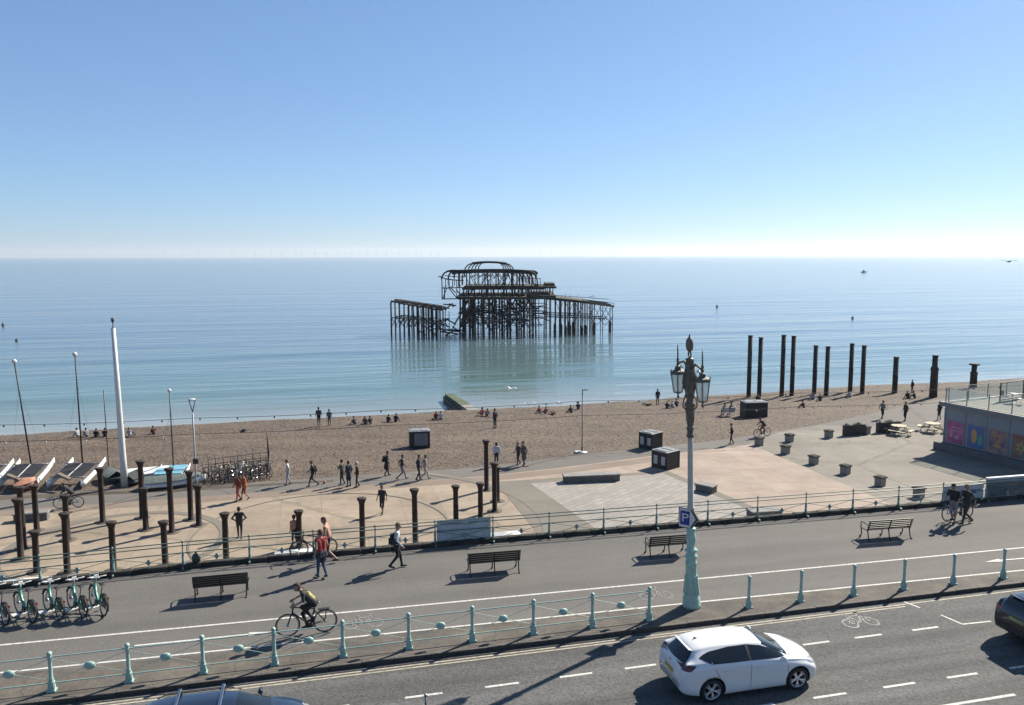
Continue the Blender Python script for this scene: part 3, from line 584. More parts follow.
for i, (t, n) in enumerate(hp):
    L = 'green hire bicycle with white handlebars, ' + lb[i]; p = S(t, n); rz = R(139) + [.05, .0, -.03, -.08][i]
    o = bike(L, p, rz, gr, True, lean=R(3 + i), group='docked green hire bicycles') if not hire else dup(hire[0], p, label=L, rot=(R(4 + i), 0, rz)); hire.append(o)
hire.append(dup(hire[0], S(*tnat(-1, 620, 0)), label='green hire bicycle cut off by the left edge of the photo', rot=(R(4), 0, R(140))))
for i, (t, n) in enumerate(hp + [tnat(-1, 620, 0)]):
    d = thing('bike_dock', 'low white docking plate under the ' + ['leftmost whole hire bicycle', 'second whole hire bicycle from the left', 'hire bicycle second from the right end', 'hire bicycle at the right end', 'hire bicycle cut off by the left edge'][i], 'bike dock', S(t - .25, n + .48), TH + .6, 'white docking plates for hire bikes')
    b = MB(); b.box((-.08, -.1, .012), (.5, .28, .024), bev=.01); b.build('base_plate', M_white, d)
    b = MB(); b.box((.1, -.02, .12), (.07, .3, .22), taper=.7, bev=.02); b.build('clamp', M_white, d)
# ------------------------------------------------------------------ cars
def interp(tab, x):
    xs = [p[0] for p in tab]; ys = [p[1] for p in tab]
    if x <= xs[0]: return ys[0]
    if x >= xs[-1]: return ys[-1]
    for i in range(len(xs) - 1):
        if x <= xs[i + 1]:
            h = xs[i + 1] - xs[i]; u = (x - xs[i]) / h
            def sl_(j):
                if j <= 0: return (ys[1] - ys[0]) / (xs[1] - xs[0])
                if j >= len(xs) - 1: return (ys[-1] - ys[-2]) / (xs[-1] - xs[-2])
                a, c = (ys[j] - ys[j - 1]) / (xs[j] - xs[j - 1]), (ys[j + 1] - ys[j]) / (xs[j + 1] - xs[j])
                return 0 if a * c <= 0 else 2 * a * c / (a + c)
            m0, m1 = sl_(i) * h, sl_(i + 1) * h
            return (2 * u**3 - 3 * u**2 + 1) * ys[i] + (u**3 - 2 * u**2 + u) * m0 + (-2 * u**3 + 3 * u**2) * ys[i + 1] + (u**3 - u**2) * m1
def lin(tab, x):
    for (a, y), (b_, z) in zip(tab, tab[1:]):
        if x <= b_: return y + (z - y) * max(0, (x - a) / (b_ - a))
    return tab[-1][1]
def car(label, loc, rz, paint, P, bars=False, name='hatchback_car', lines=None):
    o = thing(name, label, 'car', loc, rz); M_tint = mat('tinted_window', (.012, .015, .018), .06, var=.1, spec=.7)
    M_trim = mat('dark_trim', (.02, .02, .022), .6, var=.2); x0, x1 = P['x0'], P['x1']; rw, fw, wr = P['rw'], P['fw'], P['wr']
    xs = []; n = 110
    for i in range(n + 1):
        u = i / n; u = .5 - .5 * math.cos(PI * u) if False else u; xs.append(x0 + (x1 - x0) * (u + .035 * -math.sin(2 * PI * u)))
    secs = []; ctl_n = 40
    for x in xs:
        zr, bz, wm, wb_, wt, zb = interp(P['roof'], x), interp(P['belt'], x), interp(P['mid'], x), interp(P['beltw'], x), interp(P['topw'], x), interp(P['bot'], x)
        bz = min(bz, zr - .03)
        zc = .5 * (zb + bz)
        pts = [(0, zb), (wm * .6, zb), (wm - .09, zb + .0), (wm - .03, zb + .05), (wm - .004, zb + .16), (wm, zc), (wm - .006, bz - .14), (wb_ + .012, bz - .045), (wb_ - .012, bz), (wb_ * .55 + wt * .45, bz * .5 + zr * .5 - .035), (wt + .02, zr - .075), (wt - .05, zr - .025), (wt * .6, zr + .0), (0, zr + .022)]
        # Catmull-Rom through the section
        res = []
        for j in range(len(pts) - 1):
            p0, p1, p2, p3 = [Vector(pts[max(0, min(len(pts) - 1, q))]) for q in (j - 1, j, j + 1, j + 2)]
            if j == 0: p0 = Vector((-p2[0], p2[1]))
            if j == len(pts) - 2: p3 = Vector((-p1[0], p1[1]))
            for k in range(3):
                u = k / 3; res.append(.5 * ((2 * p1) + (-p0 + p2) * u + (2 * p0 - 5 * p1 + 4 * p2 - p3) * u * u + (-p0 + 3 * p1 - 3 * p2 + p3) * u**3))
        res.append(Vector(pts[-1])); secs.append(res)
    K = len(secs[0]); vs = []; fs = []
    for x, s_ in zip(xs, secs):
        for p in s_: vs.append((x, max(0, p[0]), p[1]))
        for p in s_[1:-1][::-1]: vs.append((x, -max(.0001, p[0]), p[1]))
    M_ = 2 * K - 2
    for i in range(len(xs) - 1):
        for j in range(M_): a, b_ = i * M_ + j, i * M_ + (j + 1) % M_; fs.append((a, b_, b_ + M_, a + M_))
    fs.append(tuple(range(M_ - 1, -1, -1))); fs.append(tuple((len(xs) - 1) * M_ + j for j in range(M_)))
    b = MB(); b.add(vs, fs, True); b.sm[-1] = b.sm[-2] = False
    bm = b.mesh('tmp', [paint, M_trim]); bo = link('tmp', bm)
    tmp = []
    for x in (rw, fw):
        for sy in (1, -1):
            c = MB(); c.mi = 0; c.tube([(x, sy * .60, wr + .01), (x, sy * 1.2, wr + .01)], wr + .055, 40); co = link('cut', c.mesh('cut', [M_trim]), None); tmp.append(co)
            md = bo.modifiers.new('b', 'BOOLEAN'); md.object = co; md.operation = 'DIFFERENCE'; md.solver = 'EXACT'; md.material_mode = 'TRANSFER'
    bpy.context.view_layer.update(); dg = bpy.context.evaluated_depsgraph_get(); me = bpy.data.meshes.new_from_object(bo.evaluated_get(dg)); me.name = 'body'
    bpy.data.objects.remove(bo)
    for q in tmp: bpy.data.objects.remove(q)
    link('body', me, o)
    bvh = BVHTree.FromPolygons([Vector(v) for v in vs], fs)
    def patch(nm, outline, axis, m, off=.004, sgn=1, step=.05, parent=None, res=.06):
        """lay a panel outline on the body: axis y = seen from the side, x = from behind or ahead, z = from above"""
        k = len(outline); ol = []
        for i in range(k):
            p, q = Vector(outline[i]), Vector(outline[(i + 1) % k]); c = max(1, int((q - p).length / res)); ol += [p + (q - p) * j / c for j in range(c)]
        pts = list(ol); lo = [min(p[i] for p in ol) for i in (0, 1)]; hi = [max(p[i] for p in ol) for i in (0, 1)]
        gx = lo[0] + step / 2
        def inside(p):
            r_ = False; j = len(ol) - 1
            for i in range(len(ol)):
                if (ol[i][1] > p[1]) != (ol[j][1] > p[1]) and p[0] < (ol[j][0] - ol[i][0]) * (p[1] - ol[i][1]) / (ol[j][1] - ol[i][1]) + ol[i][0]: r_ = not r_
                j = i
            return r_
        while gx < hi[0]:
            gy = lo[1] + step / 2
            while gy < hi[1]:
                p = Vector((gx, gy))
                if inside(p) and min((p - q).length for q in ol) > step * .4: pts.append(p)
                gy += step
            gx += step
        r_ = delaunay_2d_cdt(pts, [], [list(range(len(ol)))], 1, 1e-5); vv = []
        for p in r_[0]:
            if axis == 'y': a, d = Vector((p[0], 3 * sgn, p[1])), Vector((0, -sgn, 0))
            elif axis == 'x': a, d = Vector((4 * sgn, p[0], p[1])), Vector((-sgn, 0, 0))
            else: a, d = Vector((p[0], p[1], 4)), Vector((0, 0, -1))
            h = bvh.ray_cast(a, d)
            if h[0] is None: vv.append(None); continue
            nn = h[1] if h[1].dot(d) < 0 else -h[1]; vv.append(h[0] + nn * off)
        ff = [f for f in r_[2] if all(vv[i] is not None for i in f)]; vv = [v or Vector() for v in vv]
        out = []
        for f in ff:
            nn = (vv[f[1]] - vv[f[0]]).cross(vv[f[2]] - vv[f[0]]); d = {'y': Vector((0, sgn, 0)), 'x': Vector((sgn, 0, 0)), 'z': Vector((0, 0, 1))}[axis]
            out.append(tuple(f) if nn.dot(d) > 0 else tuple(reversed(f)))
        mb = MB(); mb.add(vv, out, True); return mb.build(nm, m, parent or o)
    def mir(ol): return ol
    for sgn in (1, -1):
        for nm, ol in P['side']: patch(nm, ol, 'y', M_tint if 'window' in nm else M_trim, .005, sgn)
        for x_, z0_, z1_ in P['seams']: patch('door_seam', [(x_[0] - .006, z0_), (x_[0] + .006, z0_), (x_[1] + .006, z1_), (x_[1] - .006, z1_)], 'y', M_trim, .003, sgn)
        for x_, z_ in P['handles']: hb_ = MB(); y = interp(P['mid'], x_) - .0; hb_.box((x_, sgn * (y + .012), z_), (.17, .03, .028), bev=.01); hb_.build('door_handle', paint, o)
        if 'sill' in P: patch('sill_trim', P['sill'], 'y', M_trim, .004, sgn)
        for nm, ol, mm in P['lamps_side']: patch(nm, ol, 'y', mm, .006, sgn, .03, res=.03)
        mx_, mz_ = P['mirror']; b = MB(); y = interp(P['beltw'], mx_); b.box((mx_, sgn * (y + .12), mz_), (.12, .20, .13), taper=.85, bev=.035); b.bar((mx_ + .02, sgn * (y - .04), mz_ - .05), (mx_ + .02, sgn * (y + .08), mz_ - .03), .05); b.build('wing_mirror', paint, o)
    for nm, ol, mm, sg_, of in P['rear']: patch(nm, ol, 'x', mm, of, sg_, .04, res=.04)
    for nm, ol, mm, of in P['top']: patch(nm, ol, 'z', mm, of, 1, .06)
    # wheels
    key = ('car', wr)
    if key not in BK:
        b = MB(); Mr = Matrix.Rotation(-PI / 2, 3, 'X')
        b.lathe(cap=False, prof=[(wr * .62, -.1), (wr * .9, -.105), (wr * .985, -.08), (wr, -.04), (wr, .04), (wr * .985, .08), (wr * .9, .105), (wr * .73, .1), (wr * .64, .06)], n=36, c=(0, 0, 0), M=Mr); ty = b.mesh('tyre', M_rubber)
        b = MB(); b.lathe([(wr * .73, .098), (wr * .69, .09), (wr * .66, .03), (wr * .66, -.05)], 36, (0, 0, 0), Mr, cap=False); b.lathe([(.0001, .075), (.055, .075), (.075, .055), (.08, .0)], 12, (0, 0, 0), Mr)
        for i in range(5):
            a = 2 * PI * i / 5 + .3
            for da in (-.16, .16): b.bar((.05 * math.cos(a), .065, .05 * math.sin(a)), (wr * .66 * math.cos(a + da), .085, wr * .66 * math.sin(a + da)), .032, .025, roll=(0, 1, 0))
        ri = b.mesh('rim', mat('alloy', (.95, .95, .97), .35, .6, var=.08))
        b = MB(); b.lathe([(.0001, .02), (wr * .6, .02)], 24, (0, 0, 0), Mr); hb2 = b.mesh('brake_disc', M_dark); BK[key] = (ty, ri, hb2)
    for x in (rw, fw):
        for sgn in (1, -1):
            wo = link('wheel', BK[key][0], o, (x, sgn * (P['track']), wr)); wo.rotation_euler = (0, .4 * x, 0 if sgn > 0 else PI)
            link('rim', BK[key][1], wo); link('brake_disc', BK[key][2], wo)
    return o
white_car_paint = mat('white_car_paint', (.95, .95, .95), .22, var=.01, coat=1.)
blue_car_paint = mat('blue_grey_car_paint', (.02, .035, .065), .22, .4, var=.03, coat=1.)
navy_car_paint = mat('navy_car_paint', (.012, .018, .03), .22, .3, var=.03, coat=1.)
M_red = mat('red_light_lens', (.16, .012, .015), .2, var=.1, coat=.5); M_clear = mat('clear_light_lens', (.55, .57, .6), .12, .3, var=.1, coat=.6)
M_plate = mat('yellow_plate', (.55, .40, .06), .5, var=.05); M_tint0 = mat('tinted_window', (.012, .015, .018), .06, var=.1, spec=.7); M_trim0 = mat('dark_trim', (.02, .02, .022), .6, var=.2)
M_redglow = mat('red_light_lens_pale', (.55, .12, .12), .3)
HB = dict(x0=-2.16, x1=2.16, rw=-1.27, fw=1.33, wr=.33, track=.765,
    roof=[(-2.16, .60), (-2.145, .80), (-2.10, .97), (-2.02, 1.07), (-1.82, 1.26), (-1.64, 1.40), (-1.42, 1.45), (-.8, 1.485), (-.1, 1.475), (.3, 1.42), (.62, 1.29), (1.0, 1.09), (1.16, 1.02), (1.5, .945), (1.85, .83), (2.04, .71), (2.13, .58), (2.16, .50)],
    belt=[(-2.16, .56), (-2.12, .86), (-1.95, .99), (-1.3, 1.01), (0, .965), (1.0, .925), (1.5, .86), (1.9, .72), (2.16, .46)],
    mid=[(-2.16, .62), (-2.10, .74), (-1.95, .83), (-1.6, .875), (-1.2, .885), (0, .88), (1.3, .885), (1.7, .85), (1.95, .74), (2.1, .56), (2.16, .38)],
    beltw=[(-2.16, .60), (-2.0, .72), (-1.6, .80), (-1.0, .835), (.6, .83), (1.3, .80), (1.7, .74), (2.0, .60), (2.16, .36)],
    topw=[(-2.16, .58), (-2.0, .62), (-1.8, .56), (-1.5, .585), (-.5, .61), (.2, .59), (.6, .60), (1.05, .70), (1.5, .66), (1.9, .54), (2.16, .30)],
    bot=[(-2.16, .40), (-2.08, .30), (-1.8, .23), (-1.2, .17), (1.5, .17), (1.9, .2), (2.1, .26), (2.16, .34)],
    side=[('rear_quarter_window', [(-1.60, 1.22), (-1.30, 1.085), (-1.275, 1.085), (-1.275, 1.325), (-1.45, 1.28)]), ('rear_door_window', [(-1.27, 1.085), (-.17, 1.045), (-.17, 1.375), (-.7, 1.38), (-1.27, 1.325)]),
          ('front_window', [(-.10, 1.043), (.98, .985), (.86, 1.07), (.55, 1.21), (.28, 1.305), (-.10, 1.37)]), ('pillar_trim', [(-.17, 1.045), (-.10, 1.043), (-.10, 1.37), (-.17, 1.375)])],
    seams=[((-.14, -.12), .30, .97), ((1.02, .98), .40, .93), ((-1.22, -1.02), .98, .62)], handles=[(-.88, .86), (.10, .84)],
    mirror=(.82, 1.03), lamps_side=[('tail_light', [(-2.07, .93), (-1.93, 1.00), (-1.72, .985), (-1.90, .86), (-2.06, .85)], M_red), ('headlight', [(2.04, .66), (1.88, .76), (1.62, .80), (1.78, .70), (1.98, .62)], M_clear)],
    rear=[('rear_window', [(-.60, 1.05), (.60, 1.05), (.50, 1.385), (-.50, 1.385)], M_tint0, -1, .006), ('tail_light', [(-.78, .86), (-.60, .86), (-.46, .95), (-.62, .99), (-.8, .98)], M_red, -1, .007), ('tail_light', [(.78, .86), (.60, .86), (.46, .95), (.62, .99), (.8, .98)], M_red, -1, .007),
          ('tailgate_seam', [(-.62, .60), (.62, .60), (.62, .612), (-.62, .612)], M_trim0, -1, .004), ('bumper_trim', [(-.6, .33), (.6, .33), (.55, .42), (-.55, .42)], M_trim0, -1, .004), ('number_plate', [(-.26, .66), (.26, .66), (.26, .77), (-.26, .77)], M_plate, -1, .012),
          ('badge', [(-.04, .92), (.04, .92), (.04, .97), (-.04, .97)], M_chrome, -1, .01),
          ('grille', [(-.5, .30), (.5, .30), (.45, .46), (-.45, .46)], M_trim0, 1, .004), ('headlight', [(-.66, .62), (-.44, .60), (-.5, .70), (-.62, .72)], M_clear, 1, .006), ('headlight', [(.66, .62), (.44, .60), (.5, .70), (.62, .72)], M_clear, 1, .006)],
    top=[('windscreen', [(.36, -.52), (.36, .52), (1.08, .64), (1.13, 0), (1.08, -.64)], M_tint0, .006), ('bonnet_seam', [(1.15, -.68), (1.165, -.68), (1.19, 0), (1.165, .68), (1.15, .68), (1.175, 0)], M_trim0, .004)])
for k_ in ('roof',): HB[k_] = [(x, z if z < 1.0 else 1.0 + (z - 1.0) * .92) for x, z in HB[k_]]
HB['topw'] = [(x, w_ - .075) for x, w_ in HB['topw']]; HB['belt'] = [(x, z + .115 * max(0, min(1, (1.2 - x) / 2))) for x, z in HB['belt']]
low = lambda ol: [(x, (z + .075 * max(0, min(1, (1.2 - x) / 2))) if z < 1.15 else 1.0 + (z - 1.0) * .96) for x, z in ol]
HB['lamps_side'] = [(a, [(x, z + (.09 if 'tail' in a else 0)) for x, z in o_], m_) for a, o_, m_ in HB['lamps_side']]; HB['rear'] = [(a, [(x, z + .09) for x, z in o_] if a == 'tail_light' else o_, *r_) for a, o_, *r_ in HB['rear']]
HB['rear'][0] = ('rear_window', [(-.56, 1.06), (.56, 1.06), (.45, 1.31), (-.45, 1.31)], *HB['rear'][0][2:])
wc = car('white hatchback with tinted windows driving right past the tall street lamp', S(18.14, -3.76, ZR), TH, white_car_paint, HB)
wc.scale = (.97, .97, .96)
b = MB(); b.prism([(-.09, 0), (.07, 0), (-.07, .07)], -.012, .012, Matrix.Rotation(PI / 2, 3, 'X'), (-1.35, 0, 1.42)); b.build('roof_aerial', M_black, wc)
b = MB(); b.box((-1.72, 0, 1.335), (.16, .88, .025), Matrix.Rotation(.35, 3, 'Y'), bev=.01); b.build('spoiler', white_car_paint, wc)
b = MB(); b.bar((-2.03, 0, 1.07), (-1.98, -.32, 1.13), .02); b.build('rear_wiper', M_black, wc)
# dark plate strokes
EB = dict(HB)
bc = car('blue grey estate car with silver roof bars, cut off by the bottom edge', S(4.72, -3.93, ZR), TH, blue_car_paint, EB, name='estate_car')
for x in (-.95, .02):
    b = MB(); b.box((x, 0, 1.50), (.07, 1.20, .035), bev=.012); b.build('roof_bar', M_chrome, bc)
    for sy in (-.56, .56): b = MB(); b.box((x, sy, 1.44), (.10, .07, .12), bev=.015); b.build('bar_foot', M_black, bc)
for sy in (-.57, .57): b = MB(); b.tube([(-1.45, sy, 1.34), (-1.3, sy, 1.41), (.2, sy, 1.41), (.42, sy, 1.33)], .014, 6); b.build('roof_rail', M_black, bc)
SV = dict(HB); SV['roof'] = [(x, .17 + (z - .17) * .99 if z > .5 else z) for x, z in HB['roof']]
SV['belt'] = [(x, z * 1.05) for x, z in HB['belt']]; SV['roof'][0] = (-2.16, .80); SV['roof'][1] = (-2.13, .92); SV['roof'][2] = (-2.09, 1.02); SV['roof'][3] = (-2.02, 1.16); SV['roof'][4] = (-1.90, 1.30); SV['roof'][5] = (-1.76, 1.38)
SV['belt'][0] = (-2.16, .76); SV['mid'] = [(-2.16, .78), (-2.10, .83), (-1.95, .87), (-1.6, .89)] + HB['mid'][4:]; SV['beltw'] = [(-2.16, .74), (-2.0, .78), (-1.6, .82)] + HB['beltw'][3:]; SV['topw'] = [(-2.16, .62), (-2.0, .64), (-1.8, .62), (-1.5, .63)] + HB['topw'][4:]
up = lambda ol: [(x, z * 1.035) for x, z in ol]
SV['side'] = [(n_, up(ol)) for n_, ol in HB['side']]; SV['handles'] = [(x, z * 1.08) for x, z in HB['handles']]; SV['mirror'] = (.82, 1.14)
SV['lamps_side'] = [('tail_light', up([(-2.12, .94), (-1.98, 1.00), (-1.84, .985), (-1.98, .86), (-2.1, .84)]), M_redglow)]
SV['rear'] = [('rear_window', [(-.58, 1.08), (.58, 1.08), (.50, 1.31), (-.50, 1.31)], M_tint0, -1, .006), ('number_plate', [(-.26, .76), (.26, .76), (.26, .87), (-.26, .87)], mat('pale_yellow_plate', (.45, .38, .16), .5), -1, .012), ('bumper_trim', [(-.7, .36), (.7, .36), (.7, .6), (-.7, .6)], M_trim0, -1, .004),
    ('tail_light', [(-.80, .90), (-.62, .90), (-.62, 1.0), (-.79, 1.0)], M_redglow, -1, .007), ('tail_light', [(.80, .90), (.62, .90), (.62, 1.0), (.79, 1.0)], M_redglow, -1, .007)]
dc = car('dark navy car leaving at the right edge of the photo', S(29.25, -4.05, ZR), TH, navy_car_paint, SV, name='parked_car')
b = MB(); b.box((-1.84, 0, 1.375), (.2, 1.0, .03), Matrix.Rotation(.3, 3, 'Y'), bev=.01); b.build('spoiler', navy_car_paint, dc)
dc.name = 'dark_car'
po = thing('sign_post', 'top of a thin grey post rising at the bottom edge beside a lane dash', 'post', at(426, 712, ZR), 0)
b = MB(); b.tube([(0, 0, 0), (0, 0, .42)], .03, 8); b.build('pole', M_grey, po); b = MB(); b.ball((0, 0, .45), .05, 6); b.build('cap', M_grey, po)
# ------------------------------------------------------------------ people: one continuous skin over a posed skeleton
def surf_net(g, org, h):
    nx, ny, nz = g.shape; ins = g < 0
    c = np.zeros((nx - 1, ny - 1, nz - 1), int); offs = [(i, j, k) for i in (0, 1) for j in (0, 1) for k in (0, 1)]
    for i, j, k in offs: c += ins[i:nx - 1 + i, j:ny - 1 + j, k:nz - 1 + k]
    act = (c > 0) & (c < 8); idx = -np.ones(act.shape, int); ids = np.argwhere(act); idx[act] = np.arange(len(ids))
    acc = np.zeros((len(ids), 3)); cnt = np.zeros(len(ids)); a = ids
    for o1 in offs:
        for ax in range(3):
            if o1[ax]: continue
            o2 = list(o1); o2[ax] = 1
            v1 = g[a[:, 0] + o1[0], a[:, 1] + o1[1], a[:, 2] + o1[2]]; v2 = g[a[:, 0] + o2[0], a[:, 1] + o2[1], a[:, 2] + o2[2]]
            m = (v1 < 0) != (v2 < 0); t = np.where(m, v1 / np.where(m, v1 - v2, 1), 0)
            p = np.tile(np.array(o1, float), (len(a), 1)); p[:, ax] += t; acc[m] += p[m]; cnt[m] += 1
    V = (acc / cnt[:, None] + ids) * h + org; F = []
    for ax in range(3):
        u, v = (ax + 1) % 3, (ax + 2) % 3; sl0 = [slice(None)] * 3; sl1 = [slice(None)] * 3; sl0[ax] = slice(0, -1); sl1[ax] = slice(1, None)
        e = ins[tuple(sl0)] != ins[tuple(sl1)]; q = np.argwhere(e); q = q[(q[:, u] > 0) & (q[:, v] > 0) & (q[:, u] < g.shape[u] - 1) & (q[:, v] < g.shape[v] - 1)]
        if not len(q): continue
        du = np.zeros(3, int); du[u] = 1; dv = np.zeros(3, int); dv[v] = 1
        f = lambda r: idx[r[:, 0], r[:, 1], r[:, 2]]
        quad = np.stack([f(q - du - dv), f(q - dv), f(q), f(q - du)], 1); fl = ins[q[:, 0], q[:, 1], q[:, 2]]
        quad[~fl] = quad[~fl][:, ::-1]; F.append(quad)
    return V, np.concatenate(F)
def sdf_mesh(name, prims, h, mats, k=.03):
    """prims: (a, b, ra, rb, material index)"""
    A = np.array([p[0] for p in prims], float); B_ = np.array([p[1] for p in prims], float); ra = np.array([p[2] for p in prims]); rb = np.array([p[3] for p in prims]); mi = np.array([p[4] for p in prims])
    mr = max(ra.max(), rb.max()); lo = np.minimum(A.min(0), B_.min(0)) - mr - 2 * h; hi = np.maximum(A.max(0), B_.max(0)) + mr + 2 * h
    lo[2] = min(lo[2], -2 * h); n = np.ceil((hi - lo) / h).astype(int) + 1
    X = np.stack(np.meshgrid(*[lo[i] + h * np.arange(n[i]) for i in range(3)], indexing='ij'), -1).astype(np.float32)
    def dist(P, i):
        ab = B_[i] - A[i]; L = max(1e-9, ab @ ab); t = np.clip(((P - A[i]) @ ab) / L, 0, 1); return np.linalg.norm(P - A[i] - t[..., None] * ab, axis=-1) - (ra[i] + (rb[i] - ra[i]) * t)
    acc = np.zeros(X.shape[:3], np.float32)
    for i in range(len(prims)): acc += np.exp(-np.clip(dist(X, i), -.5, .5) / k * 1.6)
    g = -np.log(np.maximum(acc, 1e-30)) * k / 1.6
    V, F = surf_net(g, lo, h); ctr = V[F].mean(1); D = np.stack([dist(ctr, i) for i in range(len(prims))], 1); mt = mi[D.argmin(1)]
    V[:, 2] = np.maximum(V[:, 2], 0.0) if name == 'body' else V[:, 2]
    me = bpy.data.meshes.new(name); me.from_pydata(V.tolist(), [], F.tolist())
    for m in mats: me.materials.append(m)
    me.polygons.foreach_set('material_index', mt.astype(np.int32)); me.polygons.foreach_set('use_smooth', np.ones(len(F), bool)); me.update(); return me
SKIN = (.42, .25, .17)
def person(label, loc, rz, pose='stand', h=1.74, top=(.03, .03, .035), bot=(.03, .03, .04), hair=(.03, .02, .015), shoes=(.04, .035, .03), skin=SKIN, res=.03, sleeve=1., legs=1., arms=None, lean=0., coat=False, ph=0., cap=None, group=None, girth=1., face=False, bare=False):
    o = thing('person', label, 'person', loc, rz, group); s = h / 1.75; V = lambda *a: np.array(a, float)
    pz = .94; J = {}
    sgn = 1 if ph >= 0 else -1; st = abs(ph) if ph else .8
    if pose in ('stand', 'walk', 'hips', 'phone'):
        for y, q in ((1, sgn), (-1, -sgn)):
            f = 0 if pose in ('stand', 'hips') and not ph else q * st
            J['hip', y] = V(0, .085 * y, .92)
            if pose == 'walk' or ph:
                J['knee', y] = V(.19 * f if f > 0 else .02 * f + .05, .09 * y, .50 + .01 * abs(f)); J['ank', y] = V(.30 * f if f > 0 else .40 * f, .085 * y, .09 if f > 0 else .15); J['toe', y] = J['ank', y] + (V(.16, 0, -.03) if f > 0 else V(.14, 0, -.10))
            else: J['knee', y] = V(.02, .10 * y, .5); J['ank', y] = V(-.01, .11 * y, .08); J['toe', y] = V(.15, .13 * y, .035)
            if pose == 'hips': J['elb', y] = V(-.06, .36 * y, 1.18); J['wri', y] = V(.06, .20 * y, 1.02)
            elif pose == 'phone' and y > 0: J['elb', y] = V(.12, .25 * y, 1.17); J['wri', y] = V(.26, .14 * y, 1.35)
            else: J['elb', y] = V(-.05 - .13 * f, .25 * y, 1.16); J['wri', y] = V(.06 - .24 * f, .26 * y, .93 + .03 * abs(f))
    elif pose == 'push':
        for y, q in ((1, sgn), (-1, -sgn)):
            f = q * st; J['hip', y] = V(0, .085 * y, .92); J['knee', y] = V(.17 * f if f > 0 else .05, .09 * y, .5); J['ank', y] = V(.26 * f if f > 0 else .36 * f, .085 * y, .09 if f > 0 else .15); J['toe', y] = J['ank', y] + V(.15, 0, -.05)
            J['elb', y] = V(.10, .26 * y, 1.16); J['wri', y] = V(.34, .26 * y, 1.04)
    elif pose == 'sit':
        pz = .12
        for y in (1, -1):
            J['hip', y] = V(0, .09 * y, .13); J['knee', y] = V(.36, .14 * y, .42 - .1 * (ph if y > 0 else 0)); J['ank', y] = V(.58 + .12 * (ph if y > 0 else 0), .12 * y, .08); J['toe', y] = J['ank', y] + V(.14, .02 * y, -.02)
            J['elb', y] = V(.10, .26 * y, .38) if ph < .5 else V(-.22, .24 * y, .34); J['wri', y] = V(.33, .12 * y, .40) if ph < .5 else V(-.32, .24 * y, .09)
    elif pose == 'lie':
        pz = .12
        for y in (1, -1):
            J['hip', y] = V(.05, .09 * y, .12); J['knee', y] = V(.45, .12 * y, .25 if y > 0 else .12); J['ank', y] = V(.82, .12 * y, .07); J['toe', y] = J['ank', y] + V(.05, 0, .1)
            J['elb', y] = V(-.42, .28 * y, .10); J['wri', y] = V(-.2, .32 * y, .07)
    elif pose == 'cycle':
        pz = .97
        for y, c in ((1, 1), (-1, -1)):
            J['hip', y] = V(-.22, .09 * y, .97); an = V(-.18, .10 * y, .48) if y > 0 else V(-.02, -.10, .20); J['ank', y] = an + V(0, 0, .06); J['toe', y] = an + V(.16, 0, -.03)
            J['knee', y] = V(.12, .11 * y, .92) if y > 0 else V(.10, -.10, .62)
            J['elb', y] = V(.08, .25 * y, 1.16); J['wri', y] = V(.33, .24 * y, 1.05)
    elif pose == 'chair':
        pz = .5
        for y in (1, -1):
            J['hip', y] = V(0, .09 * y, .5); J['knee', y] = V(.42, .11 * y, .5); J['ank', y] = V(.44, .11 * y, .08); J['toe', y] = J['ank', y] + V(.15, 0, -.03); J['elb', y] = V(.05, .26 * y, .74); J['wri', y] = V(.3, .2 * y, .62)
    px = -.22 if pose == 'cycle' else 0
    tilt = {'cycle': R(40), 'sit': R(-8) if ph >= .5 else R(14), 'lie': R(-78), 'walk': R(4), 'push': R(12)}.get(pose, 0) + lean
    def U(x, y, z):    # upper body point, tilted about the pelvis
        dz = z - .94; return V(px + x * math.cos(tilt) + dz * math.sin(tilt), y, pz + dz * math.cos(tilt) - x * math.sin(tilt))
    gi = girth; P = []; SK, TP, BT_, SH, HR = 0, 1, 2, 3, 4; TT = SK if bare else TP
    for y in (1, -1):
        P.append((U(0, .065 * y, 1.02), U(0, .085 * y, 1.33), .105 * gi, .105, TT)); P.append((U(0, .05 * y, .95), U(0, .05 * y, 1.0), .115 * gi, .11 * gi, BT_))
        sh = U(0, .185 * y, 1.42); P.append((U(0, 0, 1.42), sh, .07, .062, TT))
        e, w_ = J['elb', y], J['wri', y]
        P.append((sh, e, .052, .042, TT if sleeve > 0 else SK))
        if sleeve >= 1: P.append((e, w_, .041, .032, TT))
        else: P.append((e, w_, .036, .027, SK))
        dirw = (w_ - e) / np.linalg.norm(w_ - e)
        P.append((w_, w_ + dirw * (.05 if face else .11), .028, .026 if face else .03, SK))
        J['hand', y] = (w_, dirw)
        hp, kn, an, to = J['hip', y], J['knee', y], J['ank', y], J['toe', y]
        P.append((hp, kn, .088 * gi, .058, BT_)); 
        if legs >= 1: P.append((kn, an, .058, .042, BT_))
        else:
            P.append((kn, kn + (an - kn) * .05, .062, .06, BT_)); P.append((kn + (an - kn) * .15, an, .05, .034, SK))
        P.append((an + V(-.03, 0, -.03), to, .042, .034, SH))
    if coat: P.append((U(0, 0, .98), U(.0, 0, .62 if pose != 'cycle' else .9), .13 * gi, .19 * gi, TP))
    P.append((U(0, 0, 1.46), U(.02, 0, 1.54), .052, .05, SK)); hd = U(.03, 0, 1.63)
    hu = U(.03, 0, 1.66) - hd if pose != 'cycle' else V(0, 0, .03); hu = hu / np.linalg.norm(hu); fx = V(1, 0, 0) if pose != 'lie' else V(0, 0, 1)
    P.append((hd - hu * .035 + fx * .018, hd + hu * .04, .068, .088, SK))
    P.append((hd + fx * .085 - hu * .005, hd + fx * .10 - hu * .02, .012, .016, SK))
